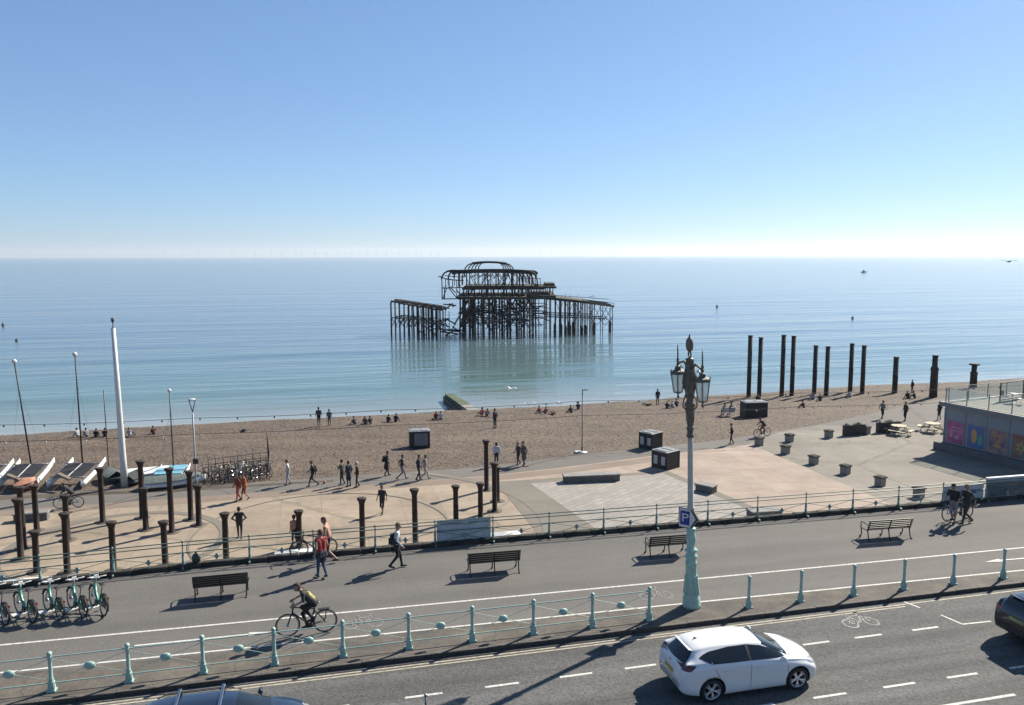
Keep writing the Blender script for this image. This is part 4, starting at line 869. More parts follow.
    for y in (1, -1): P.append((hd + V(0, .083 * y, 0) - hu * .005, hd + V(0, .09 * y, 0) + hu * .02, .014, .016, SK))
    P.append((hd + hu * .065 - fx * .025, hd + hu * .01 - fx * .035, .082, .078, HR)); P.append((hd + hu * .075 + fx * .015, hd + hu * .075 - fx * .02, .072, .08, HR))
    P = [(a * s, b_ * s, ra * s, rb * s, m) for a, b_, ra, rb, m in P]
    key = (pose, round(h, 2), top, bot, hair, shoes, skin, res, sleeve, legs, lean, coat, ph, girth, bare)
    hairc = cap or hair
    me = sdf_mesh('body', P, res, [mat('skin_%02x' % int(skin[0] * 255), skin, .6, var=.06), cloth(top), cloth(bot), cloth(shoes), cloth(hairc)], .018 if res < .02 else .022)
    link('body', me, o)
    if face:
        dk = mat('dark_eye', (.02, .015, .01), .3)
        for y in (1, -1):
            b = MB(); c = (hd + fx * .088 + V(0, .032 * y, 0) + hu * .012) * s; b.ball(c, .011 * s, 5); b.build('eye', dk, o)
            w_, dw = J['hand', y]; w_ = w_ * s; up_ = np.cross(dw, V(0, y, 0)); up_ = up_ / (np.linalg.norm(up_) + 1e-9); lat = np.cross(dw, up_)
            HP = [(w_ + dw * .02, w_ + dw * .085 * s, .022, .024, 0), (w_ + dw * .04 + up_ * .02, w_ + dw * .085 * s + up_ * .028, .015, .016, 0), (w_ + dw * .04 - up_ * .02, w_ + dw * .085 * s - up_ * .028, .014, .014, 0)]
            for i, (of, ln) in enumerate(((.032, .062), (.011, .072), (-.011, .068), (-.032, .05))):
                a = w_ + dw * .092 + up_ * of; m_ = a + dw * ln * .55 + lat * .008; e_ = m_ + dw * ln * .35 + lat * .028
                HP += [(a, m_, .0085, .008, 0), (m_, e_, .008, .0065, 0)]
            a = w_ + dw * .03 + up_ * .03; HP += [(a, a + dw * .035 + up_ * .035, .011, .01, 0), (a + dw * .035 + up_ * .035, a + dw * .062 + up_ * .04 + lat * .01, .0095, .008, 0)]
            link('hand', sdf_mesh('hand', HP, .0075, [mat('skin_%02x' % int(skin[0] * 255), skin, .6)], .006), o)
        b = MB(); c = (hd + fx * .083 - hu * .042) * s; b.box(c, (.012, .045, .008)); b.build('mouth', mat('lips', (.30, .12, .10), .6), o)
    return o
def rucksack(label, p, rz, h=1.74, c=(.03, .03, .03), px=-.19, z=1.22, tilt=0., size=1.):
    s = h / 1.75; o = thing('backpack', label, 'bag', p, rz); b = MB(); M = Matrix.Rotation(tilt, 3, 'Y')
    b.box((px * s, 0, z * s), (.17 * size, .29 * size, .42 * size), M, taper=.85, bev=.05); b.box(((px - .10) * s, 0, (z - .08) * s), (.06, .22 * size, .2 * size), M, bev=.025); b.build('bag_body', cloth(c), o)
    b = MB()
    for y in (.1, -.1): b.tube([(px * s + .04, y, (z + .19) * s), (.0, y, (z + .23) * s), (.12 * s, y, (z + .1) * s), (.12 * s, y, (z - .06) * s), (px * s + .06, y * 1.3, (z - .16) * s)], .014, 4)
    b.build('strap', cloth(c), o); return o
black, navy, white, grey = (.02, .02, .024), (.025, .035, .07), (.62, .62, .62), (.22, .22, .23)
L_, R_, SEA, CAM = LEFTW, RIGHTW, SEAWARD, CAMW
# on the upper promenade
NR = .0165
cy = at(307, 634.5, 0); cy.z = 0
bike('black touring bicycle ridden left along the cycle lane', cy, L_ + R(3), (.02, .02, .022), name='bicycle', s=1.05)
person('cyclist in a black top and yellow rucksack riding a black bicycle along the cycle lane', cy, L_ + R(3), 'cycle', 1.80, (.03, .03, .035), (.02, .02, .025), (.10, .06, .045), res=NR, sleeve=.5, face=True, girth=1.12)
rucksack('yellow and grey rucksack on the back of the cyclist in the cycle lane', cy, L_ + R(3), 1.80, (.42, .38, .12), px=-.14, z=1.14, tilt=R(38))
b = MB(); b.box((-.52, 0, .76), (.34, .13, .02)); b.tube([(-.55, .05, .36), (-.6, .05, .75)], .01, 4); b.tube([(-.55, -.05, .36), (-.6, -.05, .75)], .01, 4)
rk = tag(b.build('luggage_rack', M_dark, None, cy, L_ + R(3)), 'small black luggage rack over the rear wheel of the ridden black bicycle', 'rack')
p = at(322, 578); person('man in a red top and blue jeans standing with a dark jacket at his waist', p, SEA + R(30), 'stand', 1.78, (.42, .05, .045), (.05, .085, .16), (.16, .08, .05), res=NR, sleeve=.0, girth=1.15, face=True, ph=.4)
b = MB(); b.box((-.02, 0, .93), (.34, .42, .30), taper=.8, bev=.07); b.box((.03, -.1, .76), (.2, .2, .3), taper=.9, bev=.06)
tag(b.build('jacket', cloth((.03, .035, .055)), None, p, SEA + R(30)), 'dark jacket tied round the waist of the man in the red top', 'jacket')
p2 = at(329.5, 562); person('pale person in shorts behind the man in the red top', p2, L_ - R(10), 'push', 1.76, (.55, .30, .24), (.06, .055, .06), (.12, .06, .03), res=NR, sleeve=.0, legs=.4, face=True, ph=-.8)
pb = at(314, 557); bike('black bicycle held beside the railing by the pale person in shorts', pb, L_ + R(2), (.02, .02, .022), s=1.03)
p = at(397, 568); person('grey haired walker in a white shirt with a black bag, passing the banner', p, R_ - R(8), 'walk', 1.72, (.60, .62, .68), (.02, .02, .025), (.20, .13, .08), res=NR, face=True, ph=.62, sleeve=1, girth=1.12, coat=False)
rucksack('black shoulder bag worn by the grey haired walker in the white shirt', p, R_ - R(8), 1.72, (.02, .02, .025), px=-.16, z=1.14)
b = MB(); b.box((.0, 0, 1.08), (.32, .44, .24), taper=.9, bev=.07); tag(b.build('jacket', cloth((.035, .035, .05)), None, p, R_ - R(8)), 'dark jacket wrapped round the middle of the walker in the white shirt', 'jacket')
p = at(953, 523); person('man in a black t-shirt and pale shorts holding a bicycle by the right railing', p, L_ + R(25), 'push', 1.78, (.025, .025, .03), (.28, .28, .30), (.03, .02, .02), res=NR, sleeve=.5, legs=.4, ph=.35, face=True)
p = at(966, 524); person('man in dark clothes and a straw coloured cap walking left of the railing boards', p, L_ - R(2), 'walk', 1.74, (.035, .035, .045), (.06, .05, .045), res=NR, cap=(.30, .24, .16), ph=.9, sleeve=.5, face=True)
bike('dark bicycle wheeled by the man in pale shorts at the right railing', at(957, 520), L_ + R(4), (.03, .03, .035))
# on the lower promenade and the shingle
def lo(px, py, label, rz, pose='walk', dz=0., **k): 
    p = at(px, py, ZL + dz); p.z = ZL + dz; return p, person(label, p, rz, pose, res=k.pop('res', .028), **k)
lo(240, 539, 'man in black with elbows out walking away beside the iron columns', SEA, 'hips', h=1.78, ph=.5)
lo(295, 547, 'shirtless man in dark shorts behind the iron column nearest the bicycle', SEA + .5, 'stand', bare=True, legs=.4, sleeve=0, ph=.3)
lo(238.5, 501, 'person in a dark red jacket and orange red trousers near the bicycle racks', L_ + .5, 'walk', top=(.22, .04, .03), bot=(.62, .10, .05), ph=.5)
lo(245, 500, 'person in orange work clothes walking beside the one in dark red', L_ + .5, 'walk', top=(.65, .17, .05), bot=(.35, .10, .05), legs=.6, ph=-.6)
lo(382.5, 514, 'person in a black t-shirt and dark shorts alone on the beige paving', SEA + 2.6, 'stand', legs=.4, sleeve=.5, ph=.5)
lo(288.5, 485, 'walker in a white top and pale blue trousers, leftmost on the grey path', L_, 'walk', top=(.62, .62, .62), bot=(.30, .36, .48), ph=.4, hair=(.02, .02, .02))
p, _ = lo(313, 486.5, 'striding walker in black with a pack, near the orange ball', L_ + .1, 'walk', ph=.95)
rucksack('dark pack on the back of the striding walker near the orange ball', p, L_ + .1, c=(.06, .06, .05))
lo(342.5, 485, 'person in an olive jacket, left of the group of three on the path', SEA + 1, 'phone', top=(.09, .09, .06), bot=(.05, .05, .055), ph=.3)
lo(349, 486.5, 'person in a navy coat in the middle of the group of three', SEA + .6, 'stand', top=navy, bot=navy, coat=True)
lo(357.5, 487.5, 'person in dark clothes and a white cap, right of the group of three', L_, 'stand', cap=(.6, .6, .58), top=(.05, .04, .04), ph=.3)
p, _ = lo(387, 476, 'walker in a long black dress with a shoulder bag on the path', R_, 'walk', coat=True, ph=.4, h=1.78)
rucksack('dark bag on the back of the walker in the long black dress', p, R_, c=(.03, .03, .03), h=1.78)
lo(402, 479.5, 'walker in a black top and grey jeans stepping right on the path', R_, 'walk', bot=(.16, .18, .22), ph=.95)
lo(418.5, 480.5, 'walker in a navy coat, left of the pair near the beach bin', R_, 'walk', top=(.03, .035, .055), bot=navy, ph=.4, h=1.8)
lo(425, 479.5, 'walker in pale grey clothes, right of the pair near the beach bin', R_, 'walk', top=(.38, .38, .38), bot=(.42, .41, .38), ph=.9, h=1.72)
lo(496.5, 466, 'person in a white shirt and black trousers behind the tall pair of columns', SEA, 'stand', top=(.62, .62, .66), ph=.2)
lo(518.5, 465, 'walker in dark grey, left of the pair behind the long concrete bench', L_ + .4, 'walk', top=(.07, .07, .08), ph=.6, h=1.7)
lo(524, 466, 'walker in a brown grey coat, right of the pair behind the long concrete bench', L_ + .4, 'walk', top=(.16, .14, .13), bot=(.10, .09, .09), coat=True, h=1.85, ph=.3)
lo(731.5, 444.5, 'person in black with a white bag on the path beyond the pink paving', L_ - .5, 'walk', top=(.03, .03, .04), ph=.4)
bp_ = at(762, 436.5, ZL); bike('red and black bicycle ridden left on the path by the planters', bp_, L_ + .1, (.30, .03, .03)); person('cyclist in dark clothes on the red bicycle by the planters', bp_, L_ + .1, 'cycle', top=(.05, .05, .06), res=.028)
bp_ = at(69, 508, ZL); bike('dark bicycle ridden left past the beached catamarans', bp_, L_, (.05, .06, .08)); person('cyclist in navy clothes riding past the beached catamarans', bp_, L_, 'cycle', top=(.03, .035, .06), bot=(.02, .02, .03), res=.028, hair=(.05, .04, .04))
def beach_pt(px, py):
    z = ZL
    for _ in range(30):
        p = at(px, py, z); t, n = tn(p); z = .5 * z + .5 * beach_z(t, n)
    p.z = z; return p
def be(px, py, label, rz, pose='sit', **k):
    p = beach_pt(px, py); return p, person(label, p, rz, pose, res=k.pop('res', .042), **k)
be(882, 419, 'person in a grey hoodie and black trousers walking by the planter screens', R_ + .3, 'walk', top=(.20, .20, .22), ph=.6)
be(905, 421, 'person in black standing beyond the left picnic table', L_, 'stand', top=(.03, .03, .03), ph=.2, h=1.8)
be(939, 420, 'person in dark clothes at the corner of the promenade building', SEA, 'stand', top=navy, ph=.2)
be(495, 428.5, 'person in dark blue standing alone on the shingle right of the groyne', SEA + .5, 'stand', top=(.05, .055, .08), h=1.85)
be(319, 426, 'person in a dark hoodie standing at the waterline, left of two', SEA, 'stand', top=(.06, .06, .08), h=1.8, ph=.2)
be(329.5, 426, 'person in a grey top standing at the waterline, right of two', SEA, 'stand', top=(.15, .16, .18), bot=(.12, .12, .14), h=1.6)
seat = [(78, 437, white, 'person in white sitting on the shingle, leftmost of the beach group by the catamaran mast', .2), (87, 437, (.3, .3, .32), 'person in pale grey sitting second in the left beach group', 0), (96, 437.5, black, 'person in black sitting third in the left beach group', .2), (105, 437, (.03, .025, .03), 'person in black sitting fourth in the left beach group beside the white flagpole', 0),
  (130, 436.5, (.55, .55, .6), 'person in a white top sitting just right of the white flagpole', .6), (154, 434.5, (.09, .02, .02), 'person sitting alone on the shingle left of the V-headed lamp', .3), (244, 431, (.06, .05, .05), 'person reclining on the shingle far left of the waterline pair', .8),
  (355, 424.5, (.05, .05, .06), 'person in dark clothes sitting, leftmost of three near the water', .3), (365, 424, (.12, .12, .14), 'person in grey sitting, middle of three near the water', .6), (371, 424, black, 'person in black sitting, rightmost of three near the water', 0),
  (388, 422.5, (.06, .06, .06), 'small dark figure sitting, left of the pair above the beach bin', 0), (395.5, 422, (.03, .03, .04), 'small dark figure sitting, right of the pair above the beach bin', .2),
  (436, 419, (.30, .05, .05), 'person in red sitting left of the groyne', .6), (441, 419.5, white, 'person in white sitting beside the one in red left of the groyne', .1), (482, 415.5, (.40, .06, .05), 'person in red sitting just right of the groyne', .6), (487, 416, (.35, .34, .36), 'person in pale grey sitting right of the groyne', .2),
  (540, 413.5, (.40, .10, .09), 'person in a red top sitting in the group right of the groyne', .3), (545.5, 414, (.25, .06, .06), 'second person in dark red sitting in the group right of the groyne', .6), (553, 414, (.35, .08, .07), 'third person of the red group, leaning back on the shingle', .8),
  (571.5, 413, (.05, .05, .06), 'person in black sitting left of the thin beach lamp pole', .1), (578, 409.5, (.08, .08, .09), 'person in dark grey sitting beside the thin beach lamp pole', .3), (647, 405.5, (.06, .06, .06), 'person lying at the waterline beyond the black bins', .8),
  (667, 408.5, (.035, .035, .05), 'person in navy sitting left of the lamp lanterns', .1), (673, 408, (.45, .45, .5), 'person in pale clothes sitting left of the lamp lanterns', .2), (677, 406.5, (.12, .12, .16), 'person in grey sitting nearest the lamp lanterns', .2),
  (804, 408, (.10, .04, .035), 'person in dark red sitting on a towel between column pairs', .2), (813, 399.5, (.5, .48, .48), 'person in pale pink sitting at the foot of the third column pair', .1), (820.5, 401, (.05, .05, .055), 'person in black sitting right of the one in pale pink', .2),
  (850, 397.5, (.58, .58, .6), 'person in white sitting at the foot of the fourth column pair', .3), (908, 398.5, (.04, .04, .05), 'person in black sitting, left in the dark group by the single column', .2), (915, 398.5, (.03, .03, .03), 'person in black sitting, right in the dark group by the single column', 0)]
for px, py, c, lb_, ph in seat: be(px, py, lb_, SEA + rnd.uniform(-.7, .7), h=rnd.uniform(1.42, 1.6), pose= 'sit' if ph < .75 else 'lie', top=c, bot=rnd.choice([black, navy, grey, (.08, .08, .1)]), ph=ph if ph < .75 else 0, hair=rnd.choice([(.03, .02, .015), (.08, .05, .03), (.02, .02, .02)]))
be(657.5, 405, 'person in black standing at the waterline beyond the black bins', SEA, 'stand', h=1.75)
be(912, 393, 'person in black standing behind the seated dark group', L_, 'stand', h=1.5)
# ------------------------------------------------------------------ iron columns kept from the old pier, standing on the plaza
M_rust = mat('rusty_brown_iron', (.036, .022, .019), .8, .2, var=.45, scale=4, bump=.4, bscale=25)
M_ring = mat('iron_base_ring', (.12, .10, .08), .9, var=.3)
colpx = [(17.5, 499, 21, 559), (19, 487, 24, 548), (34.5, 485, 37, 531), (35.5, 531, 37, 572), (64.5, 495, 68, 540), (65, 513, 67.5, 573), (99.5, 468, 103, 522), (111.5, 522, 113.6, 571), (141, 461, 142.5, 518), (144, 488, 146, 529.5), (163.5, 521, 165.6, 566), (170, 468, 172, 532), (189.5, 471, 191, 519.5), (198, 485, 199, 525), (225, 513, 226.4, 562), (299, 510.5, 299.6, 547), (362, 498, 362.7, 550.5), (414, 489, 415.6, 546), (455.4, 485.6, 456, 521), (480, 483, 480.7, 519), (485.8, 440, 486.6, 490), (493.7, 462.6, 494.8, 511), (496.5, 467, 497.5, 501)]
def ordn(i): return ['first', 'second', 'third', 'fourth', 'fifth', 'sixth', 'seventh', 'eighth', 'ninth', 'tenth', 'eleventh', 'twelfth', 'thirteenth', 'fourteenth', 'fifteenth', 'sixteenth', 'seventeenth', 'eighteenth', 'nineteenth', 'twentieth', 'twenty-first', 'twenty-second', 'twenty-third'][i]
def proj_z(base, py):     # height above the base at which the sight line row py passes the vertical through base
    fw = Vector((0, math.cos(PITCH), -math.sin(PITCH))); up_ = Vector((0, math.sin(PITCH), math.cos(PITCH))); lo_, hi_ = -10., 40.
    for _ in range(40):
        m = (lo_ + hi_) / 2; d = Vector((base.x, base.y, m - HC)); y = H_ / 2 - FPX * d.dot(up_) / d.dot(fw) - math.sin(ROLL) * (FPX * d.x / d.dot(fw))
        if y > py: lo_ = m
        else: hi_ = m
    return (lo_ + hi_) / 2
for i, (tx, ty, bx, by) in enumerate(colpx):
    p = at(bx, by, ZL); zt = proj_z(p, ty); h = zt - ZL; top = at(tx, ty, zt); r = .155 if i not in (13,) else .165
    o = thing('iron_column', 'rusty brown iron column on the plaza, %s counting from the left' % ordn(i), 'column', p, rnd.uniform(0, 6), 'iron columns standing on the plaza')
    dx = max(-.05, min(.05, (top.x - p.x) / h)); o.rotation_mode = 'XYZ'; o.rotation_euler = (0, 0, 0)
    o.rotation_euler = (rnd.uniform(-.012, .012), dx * .5, 0)
    b = MB(); b.lathe([(r + .05, 0), (r + .05, .04), (r, .08), (r * .97, h * .45), (r + .0, h * .46), (r * .97, h * .47), (r * .92, h - .3), (r * 1.0, h - .28)], 12); b.build('shaft', M_rust, o)
    b = MB(); b.lathe([(r, h - .3), (r + .02, h - .2), (r + .07, h - .1), (r + .10, h - .06), (r + .10, h), (r * .6, h), (.0001, h - .03)], 12); b.build('capital', M_rust, o)
    b = MB(); b.lathe([(r + .32, 0), (r + .32, .012), (r, .018)], 16); b.build('base_ring', M_ring, o)
M_bcol = mat('dark_sea_worn_iron', (.05, .048, .045), .85, .2, var=.35, scale=2, bump=.3)
shcol = [(749.5, 336, 748.5, 397), (760.5, 338, 759, 396.5), (783, 335.5, 781.6, 396), (792.5, 336.5, 791.6, 395.5), (814.6, 346, 814, 393.8), (827, 347, 826, 395.5), (851.8, 344, 850, 391.5), (863.5, 346, 862, 393.5), (895, 357.5, 894.5, 392.6), (935.8, 356, 933, 397), (974, 365.5, 973, 388)]
for i, (tx, ty, bx, by) in enumerate(shcol):
    p = beach_pt(bx, by); zt = proj_z(p, ty); h = zt - p.z
    o = thing('iron_column', 'tall dark iron column rising from the beach at the water, %s counting from the left' % ordn(i), 'column', p + Vector((0, 0, -.3)), 0, 'tall old pier columns at the waterline'); h += .3
    r = .25 if i < 8 else .29; b = MB(); b.lathe([(r, 0), (r, h * .5), (r + .03, h * .5 + .02), (r + .03, h * .5 + .1), (r, h * .5 + .12), (r, h)] if i < 9 else [(r + .12, 0), (r + .08, h * .66), (r + .14, h * .68), (r + .1, h * .74), (r, h * .76), (r, h)], 12); b.build('shaft', M_bcol, o)
    b = MB(); b.lathe([(r, h), (r + .05, h + .01), (r + .05, h + .07), (.0001, h + .09)] if i != 10 else [(r, h), (r + .28, h + .05), (r + .28, h + .2), (.0001, h + .22)], 12); b.build('flange', M_bcol, o)
# ------------------------------------------------------------------ the ruined pier
pier = thing('pier_ruin', 'rusting skeleton of a burnt out pier pavilion standing on iron piles in the sea', 'pier', (0, 187, ZS), 0)
M_pier = mat('blackened_pier_iron', (.026, .024, .027), .8, .3, var=.4, scale=.8, bump=.2)
M_deck = mat('weathered_pier_deck', (.07, .066, .052), .9, var=.4, scale=1.2)
M_crust = mat('mussel_crust', (.03, .033, .03), .95, var=.4, scale=3, bump=.5)
kx = 181 / FPX
def X(px): return (px - 512) * kx
def Z(py, dy=0): return HC - (py - 255.2) * (181 + dy) / FPX - ZS      # in the pier's own frame, water level = 0
pr = random.Random(5)
def pbar(nm, p, q, r, m=None, n=5): b = MB(); b.tube([p, q], r, n); return b.build(nm, m or M_pier, pier)
# main block piles
rows = (-6, -1, 5, 11, 17)
dk = Z(297.5)
for ri, dy in enumerate(rows):
    px = 459 + (ri % 2) * 2.5
    while px < 549:
        if pr.random() > .06 or ri == 0:
            r_ = pr.choice([.12, .14, .20, .22]); x = X(px + pr.uniform(-1, 1)); pbar('pile', (x, dy, -1.5), (x + pr.uniform(-.2, .2), dy, dk), r_)
        px += pr.choice([4.6, 5.4, 6.6, 7.6]) * (1.15 if ri == 0 else 1.4)
for dy in rows:
    for py, rr in ((308, .08), (313, .14), (320, .11), (325, .08)):
        px = 459
        while px < 545:
            e = px + pr.uniform(10, 22)
            if pr.random() > .25: pbar('tie_beam', (X(px), dy, Z(py) + pr.uniform(-.3, .3)), (X(min(e, 550)), dy, Z(py) + pr.uniform(-.3, .3)), rr, n=4)
            px = e
    for _ in range(12):
        a = pr.uniform(459, 535); s_ = pr.choice([1, -1]); pbar('brace', (X(a), dy, Z(312)), (X(a + 11 * s_), dy, Z(330)), .10, n=4)
        a = pr.uniform(462, 535); pbar('brace', (X(a), dy, Z(300)), (X(a + 8 * s_), dy, Z(313)), .09, n=4)
for x in range(460, 550, 11):
    for py in (313, 299): pbar('tie_beam', (X(x), rows[0], Z(py)), (X(x), rows[-1], Z(py)), .09, n=4)
b = MB()
for dy in rows: b.box((X(503.5), dy, dk + .05), (X(549) - X(458), .35, .55))
b.build('deck_beam', M_pier, pier)
for i, (a, c, py, th) in enumerate(((456, 503, 297, .28), (503, 556, 297.5, .35), (530, 556, 295.6, .3))):
    for y0, y1 in ((-6.5, -1), (2, 9), (11, 17)): b = MB(); b.box(((X(a) + X(c)) / 2, (y0 + y1) / 2, Z(py) + .12), (X(c) - X(a), y1 - y0, th)); b.build('deck', M_deck, pier)
for i in range(16): x = pr.uniform(545, 600); pbar('rail_stub', (X(x), pr.uniform(-5, 6), Z(299)), (X(x) + pr.uniform(-.1, .1), pr.uniform(-5, 6), Z(299) + pr.uniform(.6, 1.4)), .035, n=4)
# pavilion: posts, middle floor, roof band
prow = (-5, 2, 9, 15)
m0, m1, rf = Z(289), Z(286.3), Z(272.5)
for ri, dy in enumerate(prow):
    for px in ((464, 469.5, 474.5, 482, 487, 491, 498, 507, 512, 519, 521.5, 527, 532, 536.5) if ri % 2 == 0 else (462, 467, 478, 485, 494, 503, 515, 524, 530)):
        if pr.random() > .12: x = X(px + pr.uniform(-.8, .8)); pbar('post', (x, dy, dk), (x, dy, m0), pr.choice([.11, .15, .19]))
    for px in ((459, 463.5, 470, 476, 480.5, 485.5, 491, 497, 505, 511.5, 517.5, 519.5, 524, 528, 532, 537) if ri % 2 == 0 else (457, 465, 474, 484, 495, 503, 513, 521, 530)):
        if pr.random() > .1: x = X(px + pr.uniform(-.5, .5)); pbar('post', (x, dy, m1), (x, dy, rf), pr.choice([.09, .12, .16]))
    b = MB(); b.box(((X(462) + X(545)) / 2, dy, (m0 + m1) / 2), (X(545) - X(462), .4, m1 - m0)); b.build('floor_beam', M_pier, pier)
    b = MB(); n = 14; pts = [(452 + (538 - 452) * i / n, 271.8 + (0.8 if i in (0,) else 0) - .9 * math.sin(PI * i / n) + (i / n) ** 3 * 1.0) for i in range(n + 1)]
    for (a, ya), (c, yc) in zip(pts, pts[1:]): b.bar((X(a), dy, Z(ya)), (X(c), dy, Z(yc)), .35, .6)
    b.build('roof_beam', M_pier, pier)
    for _ in range(5):
        a = pr.uniform(466, 525); s_ = pr.choice([1, -1]); pbar('brace', (X(a), dy, m1), (X(a + 7 * s_), dy, rf), .08, n=4)
    for _ in range(4):
        a = pr.uniform(466, 530); s_ = pr.choice([1, -1]); pbar('brace', (X(a), dy, m0), (X(a + 7 * s_), dy, dk), .08, n=4)
    # small arched tops between posts
    for px in (470, 478, 486, 494, 503, 512):
        k = 8; pbar_ = MB(); pbar_.tube([(X(px + 3.4 - 3.4 * math.cos(PI * i / k)), dy, Z(278.5 - 3.3 * math.sin(PI * i / k))) for i in range(k + 1)], .05, 4); pbar_.build('arch', M_pier, pier)
for px in range(464, 545, 9): b = MB(); b.bar((X(px), prow[0], m0 + .2), (X(px), prow[-1], m0 + .2), .25, .3); b.build('floor_beam', M_pier, pier)
for px in range(455, 540, 9): b = MB(); b.bar((X(px), prow[0], rf + .1), (X(px), prow[-1], rf + .1), .15, .2); b.build('roof_beam', M_pier, pier)
b = MB(); b.box((X(500), 5, m1 + .05), (X(540) - X(470), 12, .12)); b.build('floor', M_deck, pier)
def curve(nm, pts, r, dy): b = MB(); b.tube([(X(a), dy, Z(c)) for a, c in pts], r, 5); return b.build(nm, M_pier, pier)
# curved ribs at the left end
for j, sx in enumerate((0, 4.6, 8.6, 12.4, 16.2)):
    dy = -6 + j * 4.6
    curve('rib', [(442 + sx * 1.1, 278.5 - j * .1), (442.8 + sx * 1.05, 275), (445 + sx, 272), (448.5 + sx, 270.3), (453 + sx, 270.8 )], .2, dy)
curve('rib_tie', [(439, 275.4), (442, 276.3), (447, 278.2), (455, 279.2), (464, 279.6)], .13, -6); curve('rib_tie', [(447, 270.6), (452, 269.6), (460, 269.8), (470, 269.3)], .2, -6); curve('rib_tie', [(441, 276), (450, 277), (462, 277.5)], .1, 6)
for px, y0, y1 in ((442.3, 276, 298), (444.8, 287, 298), (446, 278, 287), (449.5, 278, 287), (453, 279, 287), (457, 279, 298), (460, 276, 300)): pbar('post', (X(px), -6, Z(y0)), (X(px), -6, Z(y1)), .13 if px < 445 else .1)
for a, c in (((442, 287.2), (465, 286.5)), ((442, 298), (458, 297.6)), ((443, 298), (447, 287)), ((449, 287), (457, 297)), ((457, 289), (463, 297)), ((446, 288), (450, 286)), ((450, 286), (456, 292))): pbar('tie_beam', (X(a[0]), -6, Z(a[1])), (X(c[0]), -6, Z(c[1])), .11, n=4)
for px in (442.3, 449, 457): pbar('tie_beam', (X(px), -6, Z(287)), (X(px), 8, Z(287)), .09, n=4); pbar('post', (X(px) + .3, 8, Z(276)), (X(px) + .3, 8, Z(287)), .09)
# right end ribs, balcony
for j, sx in enumerate((0, -3.6, -7.2, -10.8, -14.4)):
    curve('rib', [(537.5 + sx, 284), (537 + sx, 278), (534.5 + sx, 274), (530.5 + sx, 271.4), (526 + sx, 270.4)], .18, -6 + j * 4.6)
curve('rib_tie', [(507, 270), (520, 269.8), (530, 270.6), (534, 272.6), (537, 276)], .22, -6)
curve('rib_tie', [(518, 277.5), (530, 277.6), (541, 278)], .09, -5); pbar('post', (X(540.5), -5, Z(278)), (X(540.5), -5, Z(286)), .09)
b = MB(); b.box(((X(540) + X(557)) / 2, 3, Z(287)), (X(557) - X(540), 14, .5)); b.box((X(551), 3, Z(284.7)), (X(556) - X(546.5), 10, .65)); b.build('balcony', M_deck, pier)
for px in (540, 542.5, 546, 550, 553.5): pbar('post', (X(px), -3.5, Z(297)), (X(px), -3.5, Z(288)), .12); pbar('post', (X(px), 8, Z(297)), (X(px), 8, Z(288)), .1)
# lantern roof
for j in range(5):
    dy = -3 + j * 3.6
    curve('rib', [(464 + j * 2.8, 270), (465.5 + j * 2.7, 266.5), (468.5 + j * 2.5, 263.8), (473 + j * 2, 262.6)], .15, dy); curve('rib', [(514 - j * 2.6, 270), (512.6 - j * 2.6, 266.6), (509.5 - j * 2.4, 264), (505 - j * 2, 262.9)], .15, dy)
curve('roof_beam', [(472, 262.8), (480, 261.9), (488, 261.6), (498, 262), (507, 263)], .27, -3); curve('roof_beam', [(474, 262.9), (488, 262.2), (505, 263)], .2, 11)
for px in (475, 485, 497, 506): pbar('roof_beam', (X(px), -3, Z(262.3)), (X(px), 11, Z(262.5)), .12, n=4)
# right deck on piles, sinking towards its end
def rdeck(px): return 298 + (px - 545) * .10 + max(0, px - 580) * .03
for ri, dy in enumerate((-5, 1, 8)):
    for i, px in enumerate((551, 556, 561.5, 566, 570.5, 575, 579, 582.5, 586.5, 592, 595, 603.5, 613.3)):
        if ri and pr.random() < .2: continue
        x = X(px + ri * .8); pbar('pile', (x, dy, -1.5), (x, dy, Z(rdeck(px))), .10 if px > 590 else .13)
        if px > 555 and pr.random() < .65 and ri < 2: zt = Z(pr.uniform(321, 326)); b = MB(); b.lathe([(.2, -1.2), (.36, .1), (.33, .9), (.38, zt * .6), (.3, zt - .2), (.14, zt)], 7, (x, dy, 0)); b.build('crust', M_crust, pier)
    n = 8
    for a in range(n):
        p0, p1 = 545 + (615 - 545) * a / n, 545 + (615 - 545) * (a + 1) / n; pbar('deck_beam', (X(p0), dy, Z(rdeck(p0))), (X(p1), dy, Z(rdeck(p1))), .2, n=4)
        if a < 7 and pr.random() < .85: pbar('tie_beam', (X(p0), dy, Z(316 + a * .35)), (X(p1), dy, Z(316.3 + a * .35)), .12, n=4)
for a, c in ((545, 568), (568, 590)):
    b = MB(); vs = [(X(q), y, Z(rdeck(q)) + dz) for q in (a, c) for y in (-5.5, 5) for dz in (.12, .42)]; b.add(vs, [(0, 1, 3, 2), (4, 6, 7, 5), (0, 4, 5, 1), (2, 3, 7, 6), (1, 5, 7, 3), (0, 2, 6, 4)]); b.build('deck', M_deck, pier)
for a in (560, 570, 580, 592, 598, 604, 609):
    for s_ in (1, -1): pbar('brace', (X(a - 4 * s_), -5, Z(rdeck(a) + 1.5)), (X(a + 4 * s_), -5, Z(320)), .06, n=4)
for a in (590, 598, 606): pbar('brace', (X(a), -5, Z(316)), (X(a + 8), -5, Z(325)), .06, n=4); pbar('brace', (X(a + 8), -5, Z(316)), (X(a), -5, Z(325)), .06, n=4)
pbar('deck_rail', (X(583), -5, Z(299.5)), (X(615), -5, Z(303)), .05, n=4); pbar('deck_rail', (X(555), 6, Z(297)), (X(615), 6, Z(301.5)), .06, n=4)
